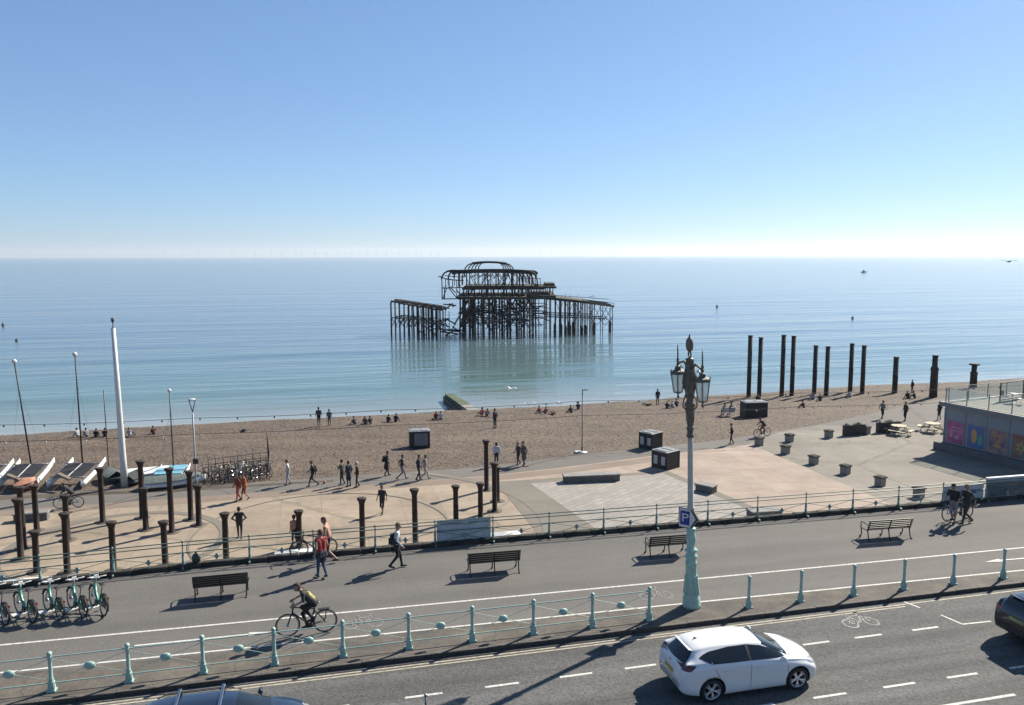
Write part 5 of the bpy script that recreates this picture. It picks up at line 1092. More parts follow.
for px in (583, 590, 597, 604, 610, 614.5): pbar('rail_stub', (X(px), -5, Z(rdeck(px))), (X(px), -5, Z(rdeck(px) - 3.2)), .05, n=4)
# left broken deck
def ldeck(px): return 300.5 + (px - 391) * .17
for ri, dy in enumerate((-6, -2.5, 1)):
    off = (0, 2.4, 4.2)[ri]
    for px in (391, 395.2, 399.6, 403.6, 409.2, 413.6, 418.6, 424, 428.6, 433, 438.4, 443.5, 449.2):
        if ri and (pr.random() < .25 or px > 440): continue
        x = X(px + off); pbar('pile', (x, dy, -1.5), (x + pr.uniform(-.1, .1), dy, Z(ldeck(px))), pr.choice([.14, .18, .21]) if px < 436 else .09)
    for a in range(7):
        p0, p1 = 391 + 7.4 * a, 391 + 7.4 * (a + 1); p0 += off; p1 += off
        if p1 < 450: pbar('deck_beam', (X(p0), dy, Z(ldeck(p0 - off)) + .1), (X(p1), dy, Z(ldeck(p1 - off)) + pr.uniform(-.1, .2)), .22 if ri < 2 else .14, n=4)
        if pr.random() < .9: pbar('tie_beam', (X(p0), dy, Z(316.5 + a * .6)), (X(p1), dy, Z(317 + a * .6)), .12, n=4)
        for s_ in (1, -1): pbar('brace', (X(p0 + 3 - 3 * s_), dy, Z(316 + a * .5)), (X(p0 + 3 + 3 * s_), dy, Z(326 + a * .5)), .08, n=4)
for a, c, y0, y1 in ((409, 441, -2, 1), (392, 415, -2.5, .8)):
    b = MB(); vs = [(X(q), y, Z(ldeck(q) - (.8 if a > 400 else .1)) + dz) for q in (a, c) for y in (y0, y1) for dz in (.1, .32)]; b.add(vs, [(0, 1, 3, 2), (4, 6, 7, 5), (0, 4, 5, 1), (2, 3, 7, 6), (1, 5, 7, 3), (0, 2, 6, 4)]); b.build('deck', M_deck, pier)
for a, c in (((443, 303.5), (455, 305.5)), ((449, 303), (453, 306.5)), ((446, 308), (452, 303)), ((438, 322), (449, 327)), ((430, 320), (447, 334)), ((440, 331), (462, 336)), ((452, 326), (462, 335)), ((445, 318), (455, 324)), ((425, 326), (436, 337)), ((434, 328), (459, 332)), ((447, 329), (462, 331)), ((418, 330), (428, 338)), ((443, 336), (456, 329))): pbar('debris_beam', (X(a[0]), -5, Z(a[1])), (X(c[0]), -4 + pr.uniform(-1, 3), Z(c[1])), .15, n=4)
for a, c in (((392, 299), (440, 306)), ((430, 304.5), (444, 307))): pbar('deck_rail', (X(a[0]), -1, Z(a[1])), (X(c[0]), -1, Z(c[1])), .06, n=4)
# ------------------------------------------------------------------ groyne running into the sea
M_algae = mat('algae_green_concrete', (.085, .115, .055), .9, var=.35, scale=.8, bump=.3)
M_shadec = mat('groyne_shade_concrete', (.05, .055, .045), .7, var=.3, scale=1)  # second one: shade of the groyne's side put into the colour
g0, g1 = at(449, 393.5, -5.6), at(476, 412, -5.2); gd = (g1 - g0); gd.z = 0; gl = gd.length; ga = math.atan2(gd.y, gd.x)
gy = thing('groyne', 'low concrete groyne with green weed on top running into the sea', 'groyne', Vector((g0.x, g0.y, ZS)), ga)
b = MB(); n = 12
for i in range(n):
    L = gl / n; b = MB(); b.box((L * (i + .5), 0, .05 + .04 * i), (L - .03, 1.05 + .02 * i, 1.7)); b.build('slab', M_algae if i < 8 else M_conc, gy)
b = MB(); b.box((gl * .5, -.66, -.35), (gl, .2, 1.9)); b.box((gl * .5, .66, -.35), (gl, .2, 1.9)); b.build('side_wall', M_shadec, gy)
# ------------------------------------------------------------------ black bin stores
M_binb = mat('black_bin_panel', (.018, .02, .026), .55, var=.2, scale=3); M_poster = mat('white_notice', (.62, .62, .6), .7, var=.06); M_lid = mat('grey_bin_lid', (.30, .31, .32), .5, var=.15)
def bins(label, p, rz, wd=1.9, dp=1.25, h=1.45, posters=((-.5, 0), (.5, 0)), open_=False):
    o = thing('bin_store', label, 'bin', p, rz, 'black bin stores')
    for sy in (-1, 1): b = MB(); b.box((0, sy * dp / 2, h / 2), (wd, .05, h - .08)); b.build('side_panel', M_binb, o)
    for sx in (-1, 1): b = MB(); b.box((sx * wd / 2, 0, h / 2), (.05, dp - .05, h - .08)); b.build('end_panel', M_binb, o)
    b = MB()
    for sx in (-1, 1):
        for sy in (-1, 1): b = MB(); b.box((sx * wd / 2, sy * dp / 2, h / 2), (.09, .09, h)); b.build('corner_post', M_dark, o)
    b = MB(); b.box((0, 0, h + .02), (wd + .14, dp + .1, .06), bev=.02); b.build('roof', M_lid, o)
    for sx in (-.25, .25): b = MB(); b.box((sx * wd, 0, h + .07), (wd * .4, dp * .75, .05), bev=.02); b.build('lid', M_lid, o)
    for x, _ in posters: b = MB(); b.box((x, -dp / 2 - .035, h * .55), (.36, .012, .55)); b.build('notice', M_poster, o)
    for y_ in ((-.35, .35) if wd < 1.5 else ()): b = MB(); b.box((-wd / 2 - .035, y_, h * .5), (.012, .34, .62)); b.build('notice', M_poster, o)
    return o
bins('black bin store with white notices standing at the beach edge beyond the nearer one', at(650.5, 447.5, ZL), TH + .5, 1.25, 1.25, 1.25, ())
bins('black bin store with white notices on the pink paving left of the street lamp', at(665.5, 467, ZL), TH + .45, 1.35, 1.35, 1.25, ())
o = bins('dark glass sided bin cabinet alone in the middle of the shingle', beach_pt(419.5, 446.5), TH - .05, 1.55, 1.1, 1.35, ())
b = MB(); b.box((.1, -.585, .72), (1.1, .02, 1.0)); b.build('grey_panel', mat('faded_panel', (.20, .22, .24), .5, var=.2), o)
bins('black bin store on the shingle below the second pair of tall columns', beach_pt(753.5, 417), TH - .1, 2.1, 1.3, 1.5, ())
pp_ = beach_pt(762.5, 415.5) + N_ * .9; pp_.z = beach_z(*tn(pp_)); person('person in black standing close behind the bin store on the shingle', pp_, SEA, 'stand', h=1.95, res=.042)
for dx, nm in ((-3.2, 'left'), (3.2, 'right')):
    p = beach_pt(728 + dx, 416); o = thing('deck_chair', 'white folding chair on the shingle, %s of the two left of the bin store' % nm, 'chair', p, SEA + .1, 'white chairs on the shingle')
    b = MB(); b.box((0, 0, .42), (.45, .5, .04)); b.build('seat', M_white, o); b = MB(); b.box((-.25, 0, .68), (.05, .5, .52), Matrix.Rotation(-.25, 3, 'Y')); b.build('backrest', M_white, o)
    for sx in (-.2, .2):
        for sy in (-.22, .22): b = MB(); b.tube([(sx, sy, 0), (sx * .9, sy, .42)], .018, 4); b.build('leg', M_white, o)
    person('person in %s sitting on the %s white folding chair' % (('grey', 'left') if dx < 0 else ('dark red', 'right')), p, SEA + .1, 'chair', res=.042, top=(.2, .2, .22) if dx < 0 else (.2, .06, .05))
# ------------------------------------------------------------------ concrete benches and planters
def slabbench(label, p0, p1, dp=.62, h=.48):
    a, c = at(*p0, ZL), at(*p1, ZL); d = c - a; rz = math.atan2(d.y, d.x); o = thing('concrete_bench', label, 'bench', (a + c) / 2 + Vector((-math.sin(rz), math.cos(rz), 0)) * dp / 2, rz, 'concrete block benches on the plaza')
    b = MB(); b.box((0, 0, h / 2 - .04), (d.length - .12, dp - .1, h - .08), bev=.01); b.build('plinth', mat('bench_concrete', (.16, .16, .15), .9, var=.25, scale=4), o)
    b = MB(); b.box((0, 0, h - .03), (d.length, dp, .10), bev=.025); b.build('seat', M_conc, o)
slabbench('long concrete block bench in the middle of the plaza by the pale paving', (564, 484), (621, 481.5), .75, .5)
slabbench('short concrete block bench just right of the street lamp shaft', (694, 491), (712, 495), .8, .5)
slabbench('concrete block bench at the left among the iron columns', (12, 523), (48, 520.5)); slabbench('greenish concrete block bench close below the railing right of the lamp', (752, 522), (783, 520), .9, .55)
M_pl = mat('planter_concrete', (.34, .33, .30), .9, var=.2, scale=5, bump=.3); M_soil = mat('planter_dark_top', (.035, .035, .025), .95, var=.4)
M_leaf = mat('dark_leaves', (.035, .06, .025), .8, var=.4, scale=10)
for i, (px, py) in enumerate([(760, 446), (790.5, 442.5), (786.6, 454.5), (815, 465), (830, 438.5), (847, 475), (867.6, 434.5), (882, 487), (921, 498.5)]):
    p = at(px, py, ZL); o = thing('planter', ['nearest the red bicycle', 'highest in the photo of the left group', 'second along the edge of the pink paving', 'third along the edge of the pink paving', 'alone between the path and the dark screens', 'fourth along the edge of the pink paving', 'tucked between the two dark screens', 'fifth along the edge of the pink paving', 'nearest the railing, below the pink paving edge'][i], 'planter', p + Vector((0, .3, 0)), TH + .3, 'square concrete planters on the plaza')
    o['label'] = 'small square concrete planter with dark top, ' + o['label']
    b = MB(); b.box((0, 0, .28), (.52, .52, .56), taper=1.04, bev=.03); b.build('tub', M_pl, o); b = MB(); b.box((0, 0, .60), (.66, .66, .10), bev=.02); b.build('rim', mat('rim_dark', (.07, .065, .05), .9, var=.3), o); b = MB(); b.box((0, 0, .66), (.5, .5, .04), bev=.015); b.build('soil', M_soil, o)
for i, (a, c, y) in enumerate(((844.5, 865, 436.5), (878, 899, 433.5))):
    p, q = at(a, y, ZL), at(c, y - 1.5, ZL); d = q - p; rz = math.atan2(d.y, d.x); L = d.length
    o = thing('screen_planter', 'dark panelled screen planter with low plants, %s' % ('left of the two by the path' if i == 0 else 'right of the two, beside the picnic table'), 'planter', (p + q) / 2 + Vector((0, .2, 0)), rz, 'dark screen planters')
    b = MB(); b.box((0, 0, .5), (L, .36, .86)); b.build('box', mat('charcoal_panel', (.022, .026, .034), .6, var=.15), o)
    for x in (-L / 2 + .06, L / 2 - .06): b = MB(); b.box((x, 0, .04), (.1, .4, .08)); b.build('foot', M_dark, o)
    b = MB(); r2 = random.Random(i)
    for _ in range(260):
        c0 = Vector((r2.uniform(-L / 2 + .1, L / 2 - .1), r2.uniform(-.14, .14), .93)); h_ = r2.uniform(.04, .28) * (.5 + .5 * math.sin(c0.x * 5 + i)); a_ = r2.uniform(0, 6.28); e = c0 + Vector((math.cos(a_) * .06, math.sin(a_) * .06, h_)); s_ = Vector((-math.sin(a_), math.cos(a_), 0)) * .02
        b.add([c0 - s_, c0 + s_, e], [(0, 1, 2)])
    f = b.build('foliage', M_leaf, o)
# octagonal picnic tables
M_pic = mat('bleached_timber', (.58, .52, .38), .8, var=.12, scale=8)
for i, (px, py) in enumerate(((903.6, 436.5), (937.5, 434))):
    o = thing('picnic_table', 'round pale timber picnic table, %s' % ('the one standing free by the dark screen' if i == 0 else 'the one partly hidden by the promenade building'), 'table', at(px, py, ZL) + Vector((0, .9, 0)), .2 * i, 'round timber picnic tables')
    for j in range(7): y = (j - 3) * .165; w_ = 2 * math.sqrt(max(.1, .62**2 - y * y)); b = MB(); b.box((0, y, .75), (w_, .15, .04)); b.build('top_board', M_pic, o)
    for k in range(4):
        a = PI / 2 * k + PI / 4; M = Matrix.Rotation(a, 3, 'Z'); b = MB(); b.box(M @ Vector((1.0, 0, .44)), (.3, .95, .045), M); b.build('seat', M_pic, o)
        b = MB(); b.bar(M @ Vector((.5, .2, .72)), M @ Vector((.95, .3, 0)), .07, .05); b.bar(M @ Vector((.5, -.2, .72)), M @ Vector((.95, -.3, 0)), .07, .05); b.bar(M @ Vector((.2, .25, .36)), M @ Vector((1.1, .25, .36)), .05, .09); b.bar(M @ Vector((.2, -.25, .36)), M @ Vector((1.1, -.25, .36)), .05, .09); b.build('leg', M_pic, o)
# ------------------------------------------------------------------ pavilion building at the right with a roof terrace
B0 = at(946, 441, ZL); B0 = Vector((34.1, 62.0, 0)); Bd = Vector((36.95, 55.4, 0)) - B0; Bd.normalize(); ba = math.atan2(Bd.y, Bd.x); Br = Vector((-Bd.y, Bd.x, 0))
bl = thing('promenade_building', 'flat roofed grey seafront building with colourful posters and a glass railed roof terrace', 'building', B0 + Vector((0, 0, ZL)), ba)
M_wallg = mat('grey_blue_cladding', (.32, .35, .37), .7, var=.08, scale=2); M_terr = ground('terrace_paving', (.30, .27, .22), .1, .4, .2, 14)
BL, BW, BH = 34, 16, 3.75          # x along the facade towards the camera, y inland to the right
b = MB(); b.box((BL / 2, BW / 2, BH / 2), (BL, BW, BH)); b.build('wall', M_wallg, bl)
b = MB(); b.box((BL / 2, BW / 2, BH + .03), (BL - .3, BW - .3, .06)); b.build('roof', M_terr, bl)
b = MB(); b.box((BL / 2 - .1, -.12, BH - .12), (BL + .4, .24, .34)); b.box((-.12, BW / 2, BH - .121), (.24, BW + .2, .34)); b.build('fascia', mat('fascia_grey', (.24, .25, .25), .6, var=.08), bl)
b = MB(); b.box((BL / 2 - .1, -.30, .30), (BL + .6, .6, .6), bev=.02); b.build('plinth', mat('dark_concrete', (.16, .165, .17), .9, var=.2), bl)
for i in range(15): b = MB(); b.box((.04 + i * 1.75, -.02, 1.95), (.10, .05, 2.7)); b.build('pilaster', M_wallg, bl)
pcols = [(.48, .09, .22), (.07, .30, .34), (.20, .12, .42), (.58, .12, .12), (.08, .25, .15), (.4, .2, .05), (.1, .1, .35), (.3, .05, .2), (.05, .2, .3)]
for i in range(9):
    x0, x1 = .32 + i * 1.75, 1.72 + i * 1.75; w_ = x1 - x0
    b = MB(); b.box(((x0 + x1) / 2, -.03, 1.55), (w_, .06, 1.75)); po_ = b.build('poster', mat('poster_%d' % i, pcols[i], .5, var=.35, scale=1.6, c2=(pcols[(i + 3) % 9][0], pcols[(i + 2) % 9][1], pcols[(i + 1) % 9][2])), bl)
    b = MB()
    for zz in (.69, 2.41): b.box(((x0 + x1) / 2, -.05, zz), (w_, .04, .05))
    for xx in (x0, x1): b.box((xx, -.051, 1.55), (.05, .04, 1.75))
    b.build('frame', mat('poster_frame', (.32, .34, .36), .5), po_)
    Mp = Matrix.Translation(((x0 + x1) / 2, -.066, 1.55)) @ Matrix.Rotation(PI / 2, 4, 'X'); b = MB(); acc = mat('poster_accent_%d' % i, [(.6, .35, .45), (.75, .42, .12), (.7, .35, .1), (.75, .40, .12)][i % 4], .5, var=.2, scale=3)
    xm = (x0 + x1) / 2
    if i % 4 == 1: b.ball((xm - .15, -.064, 1.6), .5, 10, (.5, .02, 1.1)); b.build('shape', acc, po_); b = MB(); b.ball((xm + .35, -.064, 1.35), .35, 10, (.6, .02, 1.2)); b.build('shape', mat('teal_ink', (.08, .42, .36), .5), po_)
    elif i % 4 == 2: textmesh('2', 1.35, acc, 'numeral', po_, Mp)
    elif i % 4 == 3:
        k = 12; b.prism([((.48 if j % 2 else .2) * math.cos(PI * j / 6), (.55 if j % 2 else .22) * math.sin(PI * j / 6)) for j in range(k)], .062, .068, Mf, (xm, 0, 1.5)); b.build('shape', acc, po_); b = MB(); b.prism([(.15 * math.cos(PI * j / 6), .15 * math.sin(PI * j / 6)) for j in range(12)], .069, .073, Mf, (xm, 0, 1.5)); b.build('shape', mat('green_ink', (.1, .3, .2), .5), po_)
    else:
        for j, (dx, dz, ww, hh) in enumerate(((.1, .4, .8, .12), (0, .15, .6, .1), (.15, -.35, .35, .3), (-.3, -.1, .25, .6))): b.box((xm + dx, -.066, 1.55 + dz), (ww, .012, hh))
        b.build('shape', acc, po_)
b = MB(); b.box((8.6, -.10, 2.85), (.42, .12, .34)); b.build('wall_lamp', M_white, bl)
M_gl = glassmat('balustrade_glass', (.80, .84, .84), .88)
def balus(nm, p, q, step=1.75, h=1.12, label_=None):
    p, q = Vector(p), Vector(q); d = q - p; n = max(1, round(d.length / step)); rr_ = thing('glass_balustrade', label_, 'railing', B0 + Vector((0, 0, ZL)), ba) 
    for i in range(n + 1):
        c = p + d * i / n; b = MB(); b.box(c + Vector((0, 0, h / 2)), (.06, .06, h)); b.build('post', M_grey, rr_)
        if i < n: c2 = p + d * (i + 1) / n; b = MB(); u = d.normalized() * .07; b.bar(c + u + Vector((0, 0, h / 2)), c2 - u + Vector((0, 0, h / 2)), .012, h - .2); b.build('glass_panel', M_gl, rr_)
    b = MB(); b.bar(p + Vector((0, 0, h + .02)), q + Vector((0, 0, h + .02)), .05, .04); b.build('handrail', mat('steel_handrail', (.45, .46, .46), .35, .8), rr_)
balus('b', (0, .02, BH + .06), (BL, .02, BH + .06), label_='steel and glass balustrade along the front edge of the roof terrace')
balus('b', (.02, .3, BH + .06), (.02, BW, BH + .06), 2.2, label_='steel and glass balustrade along the seaward edge of the roof terrace')
# things on the terrace
for i, (x, y) in enumerate(((2.5, 4.2), (3.2, 7.5), (6, 5))):
    o = thing('terrace_table', 'small metal table with %s on the roof terrace' % ('the seaward pair of chairs', 'chairs beside the wind screen', 'chairs nearest the front glass')[i], 'table', B0 + Bd * x + Br * y + Vector((0, 0, ZL + BH + .06)), ba)
    b = MB(); b.lathe([(.0001, .72), (.38, .72), (.38, .75), (.0001, .752)], 14); b.build('top', M_grey, o); b = MB(); b.tube([(0, 0, 0), (0, 0, .72)], .03); b.lathe([(.22, 0), (.22, .02), (.0001, .03)], 10); b.build('leg', M_grey, o)
    for s_ in (-1, 1):
        c = dup(o) if False else None; q = thing('terrace_chair', 'grey metal chair %s of %s terrace table' % ('seaward' if s_ < 0 else 'landward', ('the first', 'the second', 'the third')[i]), 'chair', o.location + Bd * .65 * s_, ba + (0 if s_ < 0 else PI), 'metal chairs on the roof terrace')
        b = MB(); b.box((0, 0, .45), (.42, .42, .03)); b.build('seat', M_grey, q); b = MB(); b.box((-.21, 0, .68), (.03, .42, .4)); b.build('backrest', M_grey, q)
        for sx in (-.18, .18):
            for sy in (-.18, .18): b = MB(); b.tube([(sx, sy, 0), (sx, sy, .45)], .014, 4); b.build('leg', M_grey, q)
o = thing('wind_screen', 'dark framed clear wind screen standing on the roof terrace', 'screen', B0 + Bd * 1.6 + Br * 5.4 + Vector((0, 0, ZL + BH + .06)), ba + PI / 2 + .1)
for c_, d_ in (((-1.6, 0, .75), (.08, .08, 1.5)), ((1.6, 0, .75), (.08, .08, 1.5)), ((0, 0, 1.46), (3.1, .07, .06)), ((0, 0, .12), (3.1, .07, .06))): b = MB(); b.box(c_, d_); b.build('frame_bar', M_dark, o); b = MB(); b.box((0, 0, .8), (3.1, .012, 1.28)); b.build('pane', M_gl, o)
# ------------------------------------------------------------------ banners on the far railing
M_ban = mat('blue_grey_banner', (.62, .68, .70), .8, var=.1, scale=2); M_banw = mat('white_banner', (.60, .61, .63), .8, var=.08, scale=2)
def onrail(px0, px1, py):
    t0, t1 = tnat(px0, py, 0)[0], tnat(px1, py, 0)[0]; return t0, t1
def banner(label, t0, t1, z0, z1, m, off=.05):
    p, q = S(t0, railpos(t0) + off), S(t1, railpos(t1) + off); d = q - p; o = thing('banner', label, 'banner', p, math.atan2(d.y, d.x)); L = d.length
    b = MB(); n = 14; vs = []
    for i in range(n + 1):
        y = .012 * math.sin(i * 1.7); vs += [(L * i / n, y, z0), (L * i / n, y + .01 * math.sin(i), z1)]
    b.add(vs, [(2 * i, 2 * i + 2, 2 * i + 3, 2 * i + 1) for i in range(n)], True); b.build('sheet', m, o)
    for x in (0, L * .5, L):
        for z in (z0 + .03, z1 - .03): b = MB(); b.tube([(x, -.05, z), (x, .02, z)], .012, 4); b.build('tie', M_dark, o)
    return o, L
t0, t1 = tm[8], tm[9]; o, L = banner('plain blue grey banner tied to the far railing, seen from its back', t0 + .08, t1 - .08, .10, 1.03, M_ban)
b = MB()
for i in range(15): b.box((.72 + i * .062, -.014, .80), (.035, .01, .03))
b.build('faint_lettering', M_banw, o)
ta, tb_ = tm[18], tm[19]; o, L = banner('pale banner with blue print tied to the far railing behind the two men', ta + .1, tb_ - .08, .16, .90, M_banw)
b = MB(); b.box((L * .45, -.016, .52), (L * .7, .012, .14)); b.build('blue_print', mat('blue_ink', (.12, .18, .38), .7, var=.3), o)
o, L = banner('white topped picture board with dark photographs on the right end of the railing', tm[19] + .06, tm[22] + .6, .12, 1.08, M_banw)
b = MB(); b.box((L / 2, .0, 1.09), (L, .16, .09)); b.build('top_frame', M_white, o)
for j in range(6): b = MB(); b.box((L * (j + .5) / 6, -.02, .52), (L / 6 - .05, .015, .62)); b.build('photo_panel', mat('photo_print_%d' % (j % 3), [(.09, .12, .14), (.16, .17, .15), (.07, .09, .13)][j % 3], .5, var=.8, scale=5, lo=.3, hi=.7), o)
# white canopies standing below the wall
for i, (px, py) in enumerate(((507, 541), (291, 560), (14, 590))):
    p = at(px, py, -1.75); o = thing('gazebo', 'flat white canopy below the railing, %s' % ('beside the blue grey banner', 'behind the leaned black bicycle', 'at the left edge behind the hire bikes')[i], 'canopy', Vector((p.x, p.y + .6, ZL)), TH, 'white canopies below the promenade'); o.scale = ((.72, .7, 1), (.8, .7, 1), (1, .55, 1))[i]
    b = MB(); b.add([(-1.1, -1.0, 2.05), (1.1, -1.0, 2.05), (1.1, 1.0, 2.05), (-1.1, 1.0, 2.05), (0, 0, 2.3)], [(0, 1, 4), (1, 2, 4), (2, 3, 4), (3, 0, 4)]); b.box((0, -1.0, 1.98), (2.2, .02, .14)); b.box((0, 1.0, 1.98), (2.2, .02, .14)); b.box((-1.1, 0, 1.98), (.02, 2.02, .14)); b.box((1.1, 0, 1.98), (.02, 2.02, .14)); b.build('canopy', M_white, o)
    for sx in (-1.05, 1.05):
        for sy in (-.95, .95): b = MB(); b.tube([(sx, sy, 0), (sx, sy, 2.0)], .02, 5); b.build('leg', M_grey, o)
b = MB(); b.ball((0, 0, .1), .1, 8); tag(b.build('ball', mat('orange_ball', (.6, .2, .06), .6), None, at(324.7, 483.5, ZL)), 'small orange ball on the grey path behind the striding walker', 'ball')
o = thing('bin_bag', 'dark green rubbish bag tied against a far railing post', 'bag', S(tm[4] + .45, railpos(tm[4] + .45) - .04, .18), 0); b = MB(); b.ball((0, 0, .17), .19, 8, (.9, .7, 1)); b.lathe([(.08, .3), (.03, .36), (.06, .42)], 6); b.build('bag_body', mat('dark_green_plastic', (.02, .05, .04), .35), o)
# ------------------------------------------------------------------ poles, festoon lights, flagpole
def pole_at(px, py, ptop, zb=ZL): p = at(px, py, zb); return p, proj_z(p, ptop) - zb
p, h = pole_at(196.5, 488, 400); v1 = thing('lamp_column', 'slim grey lamp column with V-shaped head and a camera box beside the bicycle racks', 'lamp', p, TH)
b = MB(); b.lathe([(.09, 0), (.08, .6), (.06, .65), (.05, h - .9), (.0001, h - .88)], 8); b.build('pole', M_grey, v1)
b = MB(); b.tube([(0, 0, h - .8), (-.2, 0, h)], .03, 5); b.tube([(0, 0, h - .8), (.2, 0, h)], .03, 5); b.tube([(-.22, 0, h), (.22, 0, h)], .035, 5); b.build('head', M_dark, v1); b = MB(); b.lathe([(.20, h + .02), (.23, h + .04), (.18, h + .08), (.0001, h + .10)], 12); b.build('lamp_disc', M_white, v1); b = MB(); b.box((.05, -.1, 1.85), (.35, .2, .35), bev=.03); b.build('box', M_dark, v1)
p2_, h2 = pole_at(582, 452.5, 390); v2 = thing('lamp_column', 'thin dark lamp pole with a short arm on the edge of the shingle', 'lamp', p2_, TH)
b = MB(); b.lathe([(.06, 0), (.06, .5), (.04, .52), (.035, h2)], 8); b.build('pole', M_dark, v2); b = MB(); b.tube([(-.05, 0, h2), (.4, 0, h2 + .03)], .035, 5); b.box((.3, 0, h2 + .0), (.28, .12, .07)); b.build('arm', M_dark, v2); b = MB(); b.lathe([(.45, -.02), (.45, .05), (.1, .08)], 4); b.box((-.35, 0, .06), (.5, .4, .16), bev=.03); b.build('foot', M_white, v2)
M_cable = mat('black_cable', (.02, .02, .02), .7)
def festoon(label, pts, m, r, dropb=.1, step=2.55):
    o = thing('festoon_lights', label, 'string lights', (0, 0, 0), 0, 'festoon cables along the beach edge'); b = MB(); al = []
    for p, q in zip(pts, pts[1:]):
        k = 16; sg = .22 * (q - p).length / 30
        for i in range(k + (q is pts[-1])): u = i / k; al.append(p + (q - p) * u + Vector((0, 0, -sg * 4 * u * (1 - u))))
    b.tube(al, .018, 4, cap=False); b.build('cable', M_cable, o); b = MB(); b.ball((0, 0, -dropb), r, 6); b.tube([(0, 0, 0), (0, 0, -dropb)], r * .45, 5); me = b.mesh('bulb', m); acc = 0
    for p, q in zip(al, al[1:]):
        L = (q - p).length
        while acc < L: link('bulb', me, o, p + (q - p) * (acc / L)); acc += step
        acc -= L
for dz, lb_, m in ((0, 'upper festoon cable with dark bulbs strung above the beach edge', M_black), (-1.15, 'lower festoon cable with white bulbs strung above the beach edge', M_white)):
    fp = [(-30, 425 + 1.5), (0, 425), (193, 418), (388, 410), (582, 401), (800, 393), (1040, 384)]
    P_ = []
    for px, py in fp: q = at(px, py, .1); P_.append(q + Vector((0, 0, dz)))
    P_[0] = P_[1] + (P_[1] - P_[2]) * 1.; festoon(lb_, P_, m, .065 if dz == 0 else .075)
p, h = pole_at(125, 486.5, 328); fl = thing('flagpole', 'tall white tapered flagpole with a dark finial standing among the beached boats', 'flagpole', p, 0); fl.rotation_euler = (0, -.012, 0)
b = MB(); b.box((.06, .1, .6), (.2, .2, 1.2), bev=.04); b.lathe([(.24, 0), (.21, 2), (.17, h * .55), (.13, h)], 12); b.build('pole', M_white, fl); b = MB(); b.lathe([(.1, h), (.03, h + .06), (.03, h + .35), (.09, h + .42), (.11, h + .55), (.05, h + .68), (.0001, h + .72)], 8); b.build('finial', M_dark, fl)
# ------------------------------------------------------------------ beached catamarans and dinghies
M_hull = mat('white_gelcoat', (.95, .95, .92), .35, var=.06); M_tramp = mat('black_trampoline', (.025, .027, .03), .7, var=.2, scale=20); M_cover = mat('blue_boat_cover', (.22, .50, .66), .7, var=.12, scale=5); M_alu = mat('aluminium_spar', (.30, .31, .33), .4, .7, var=.1)
def hull(b, L, w_, h_, y0=0):
    n = 12; vs = []; fs = []
    for i in range(n + 1):
        u = i / n; x = L * (u - .5); ww = w_ / 2 * (math.sin(PI * min(1, u * .75 + .32)) ** .6 if u < .99 else .12); zt = h_ * (.78 + .45 * u**3); zb = h_ * .35 * u**4
        vs += [(x, y0, zb), (x, y0 + ww, zb + (zt - zb) * .5), (x, y0 + ww * .8, zt), (x, y0 - ww * .8, zt), (x, y0 - ww, zb + (zt - zb) * .5)]
    for i in range(n):
        for j in range(5): a, c = i * 5 + j, i * 5 + (j + 1) % 5; fs.append((a, c, c + 5, a + 5))
    fs += [(4, 3, 2, 1, 0), tuple(n * 5 + j for j in range(5))]; b.add(vs, fs, True)
def cat(label, p, rz, mast=None, cover=None, tilt=-.2, slant=None, side=0., lift=.42):
    slant = math.tan(-tilt) if slant is None else slant
    o = thing('catamaran', label, 'boat', p, rz, 'catamarans beached on the shingle'); o.rotation_euler = (0, tilt, rz); o.location.z += lift
    L, B = 3.4, 2.25
    for sy in (-1, 1):
        b = MB(); hull(b, L, .32, .50, sy * B / 2); h_ = b.build('hull', M_hull, o); b = MB(); b.box((-L / 2 - .1, sy * B / 2, .35), (.03, .04, .55)); b.build('rudder', M_hull, h_)
    for x in (-1.3, .75): b = MB(); b.tube([(x, -B / 2, .58), (x, B / 2, .58)], .045, 6); b.build('crossbeam', M_alu, o)
    if cover: 
        for i in range(6): b = MB(); x0, x1 = -1.4 + i * .40, -1.4 + (i + 1) * .40 - .03; b.box(((x0 + x1) / 2, 0, .66 + (.06 if i in (2, 3) else 0)), (x1 - x0, B - .1, .07), bev=.02); b.build('cover_panel', M_cover, o)
    else:
        for sy in (-.5, .5): b = MB(); b.box((-.3, sy * (B / 2 - .1), .60), (1.9, B / 2 - .22, .02)); b.build('trampoline', M_tramp, o)
        b = MB(); b.box((-.35, 0, .62), (2.1, .05, .02)); b.build('lacing', M_hull, o)
        b = MB(); b.bar((-1.9, -.5, .72), (-1.2, .6, .78), .22, .16); b.build('rolled_sail', mat('tan_sailcloth', (.30, .24, .18), .9, var=.2), o)
    if mast:
        b = MB(); b.tube([(.75, 0, .6), (.75 + slant * mast, side, .6 + mast)], [.055, .045], 6); mo = b.build('mast', M_dark, o); b = MB(); b.ball((.75 + slant * mast, side, .6 + mast + .12), .16, 8); b.build('mast_float', M_white, mo)
        for sy in (-1, 1): b = MB(); b.tube([(.5, sy * B / 2, .55), (.75 + slant * mast * .75, side * .75, .6 + mast * .75)], .006, 3); b.build('stay', M_dark, o)
    return o
def cm(px, py): return at(px, py, ZL)
def mh(px, py, top): p = at(px, py, ZL); return proj_z(p, top) - ZL - 1.0
cat('beached catamaran with dark trampoline and the leftmost leaning mast', cm(28, 483), SEAWARD - .12, mh(31, 470, 362), side=.55)
cat('beached catamaran with dark trampoline and upright mast beside the white flagpole', cm(79, 482), SEAWARD - .22, mh(77, 470, 356))
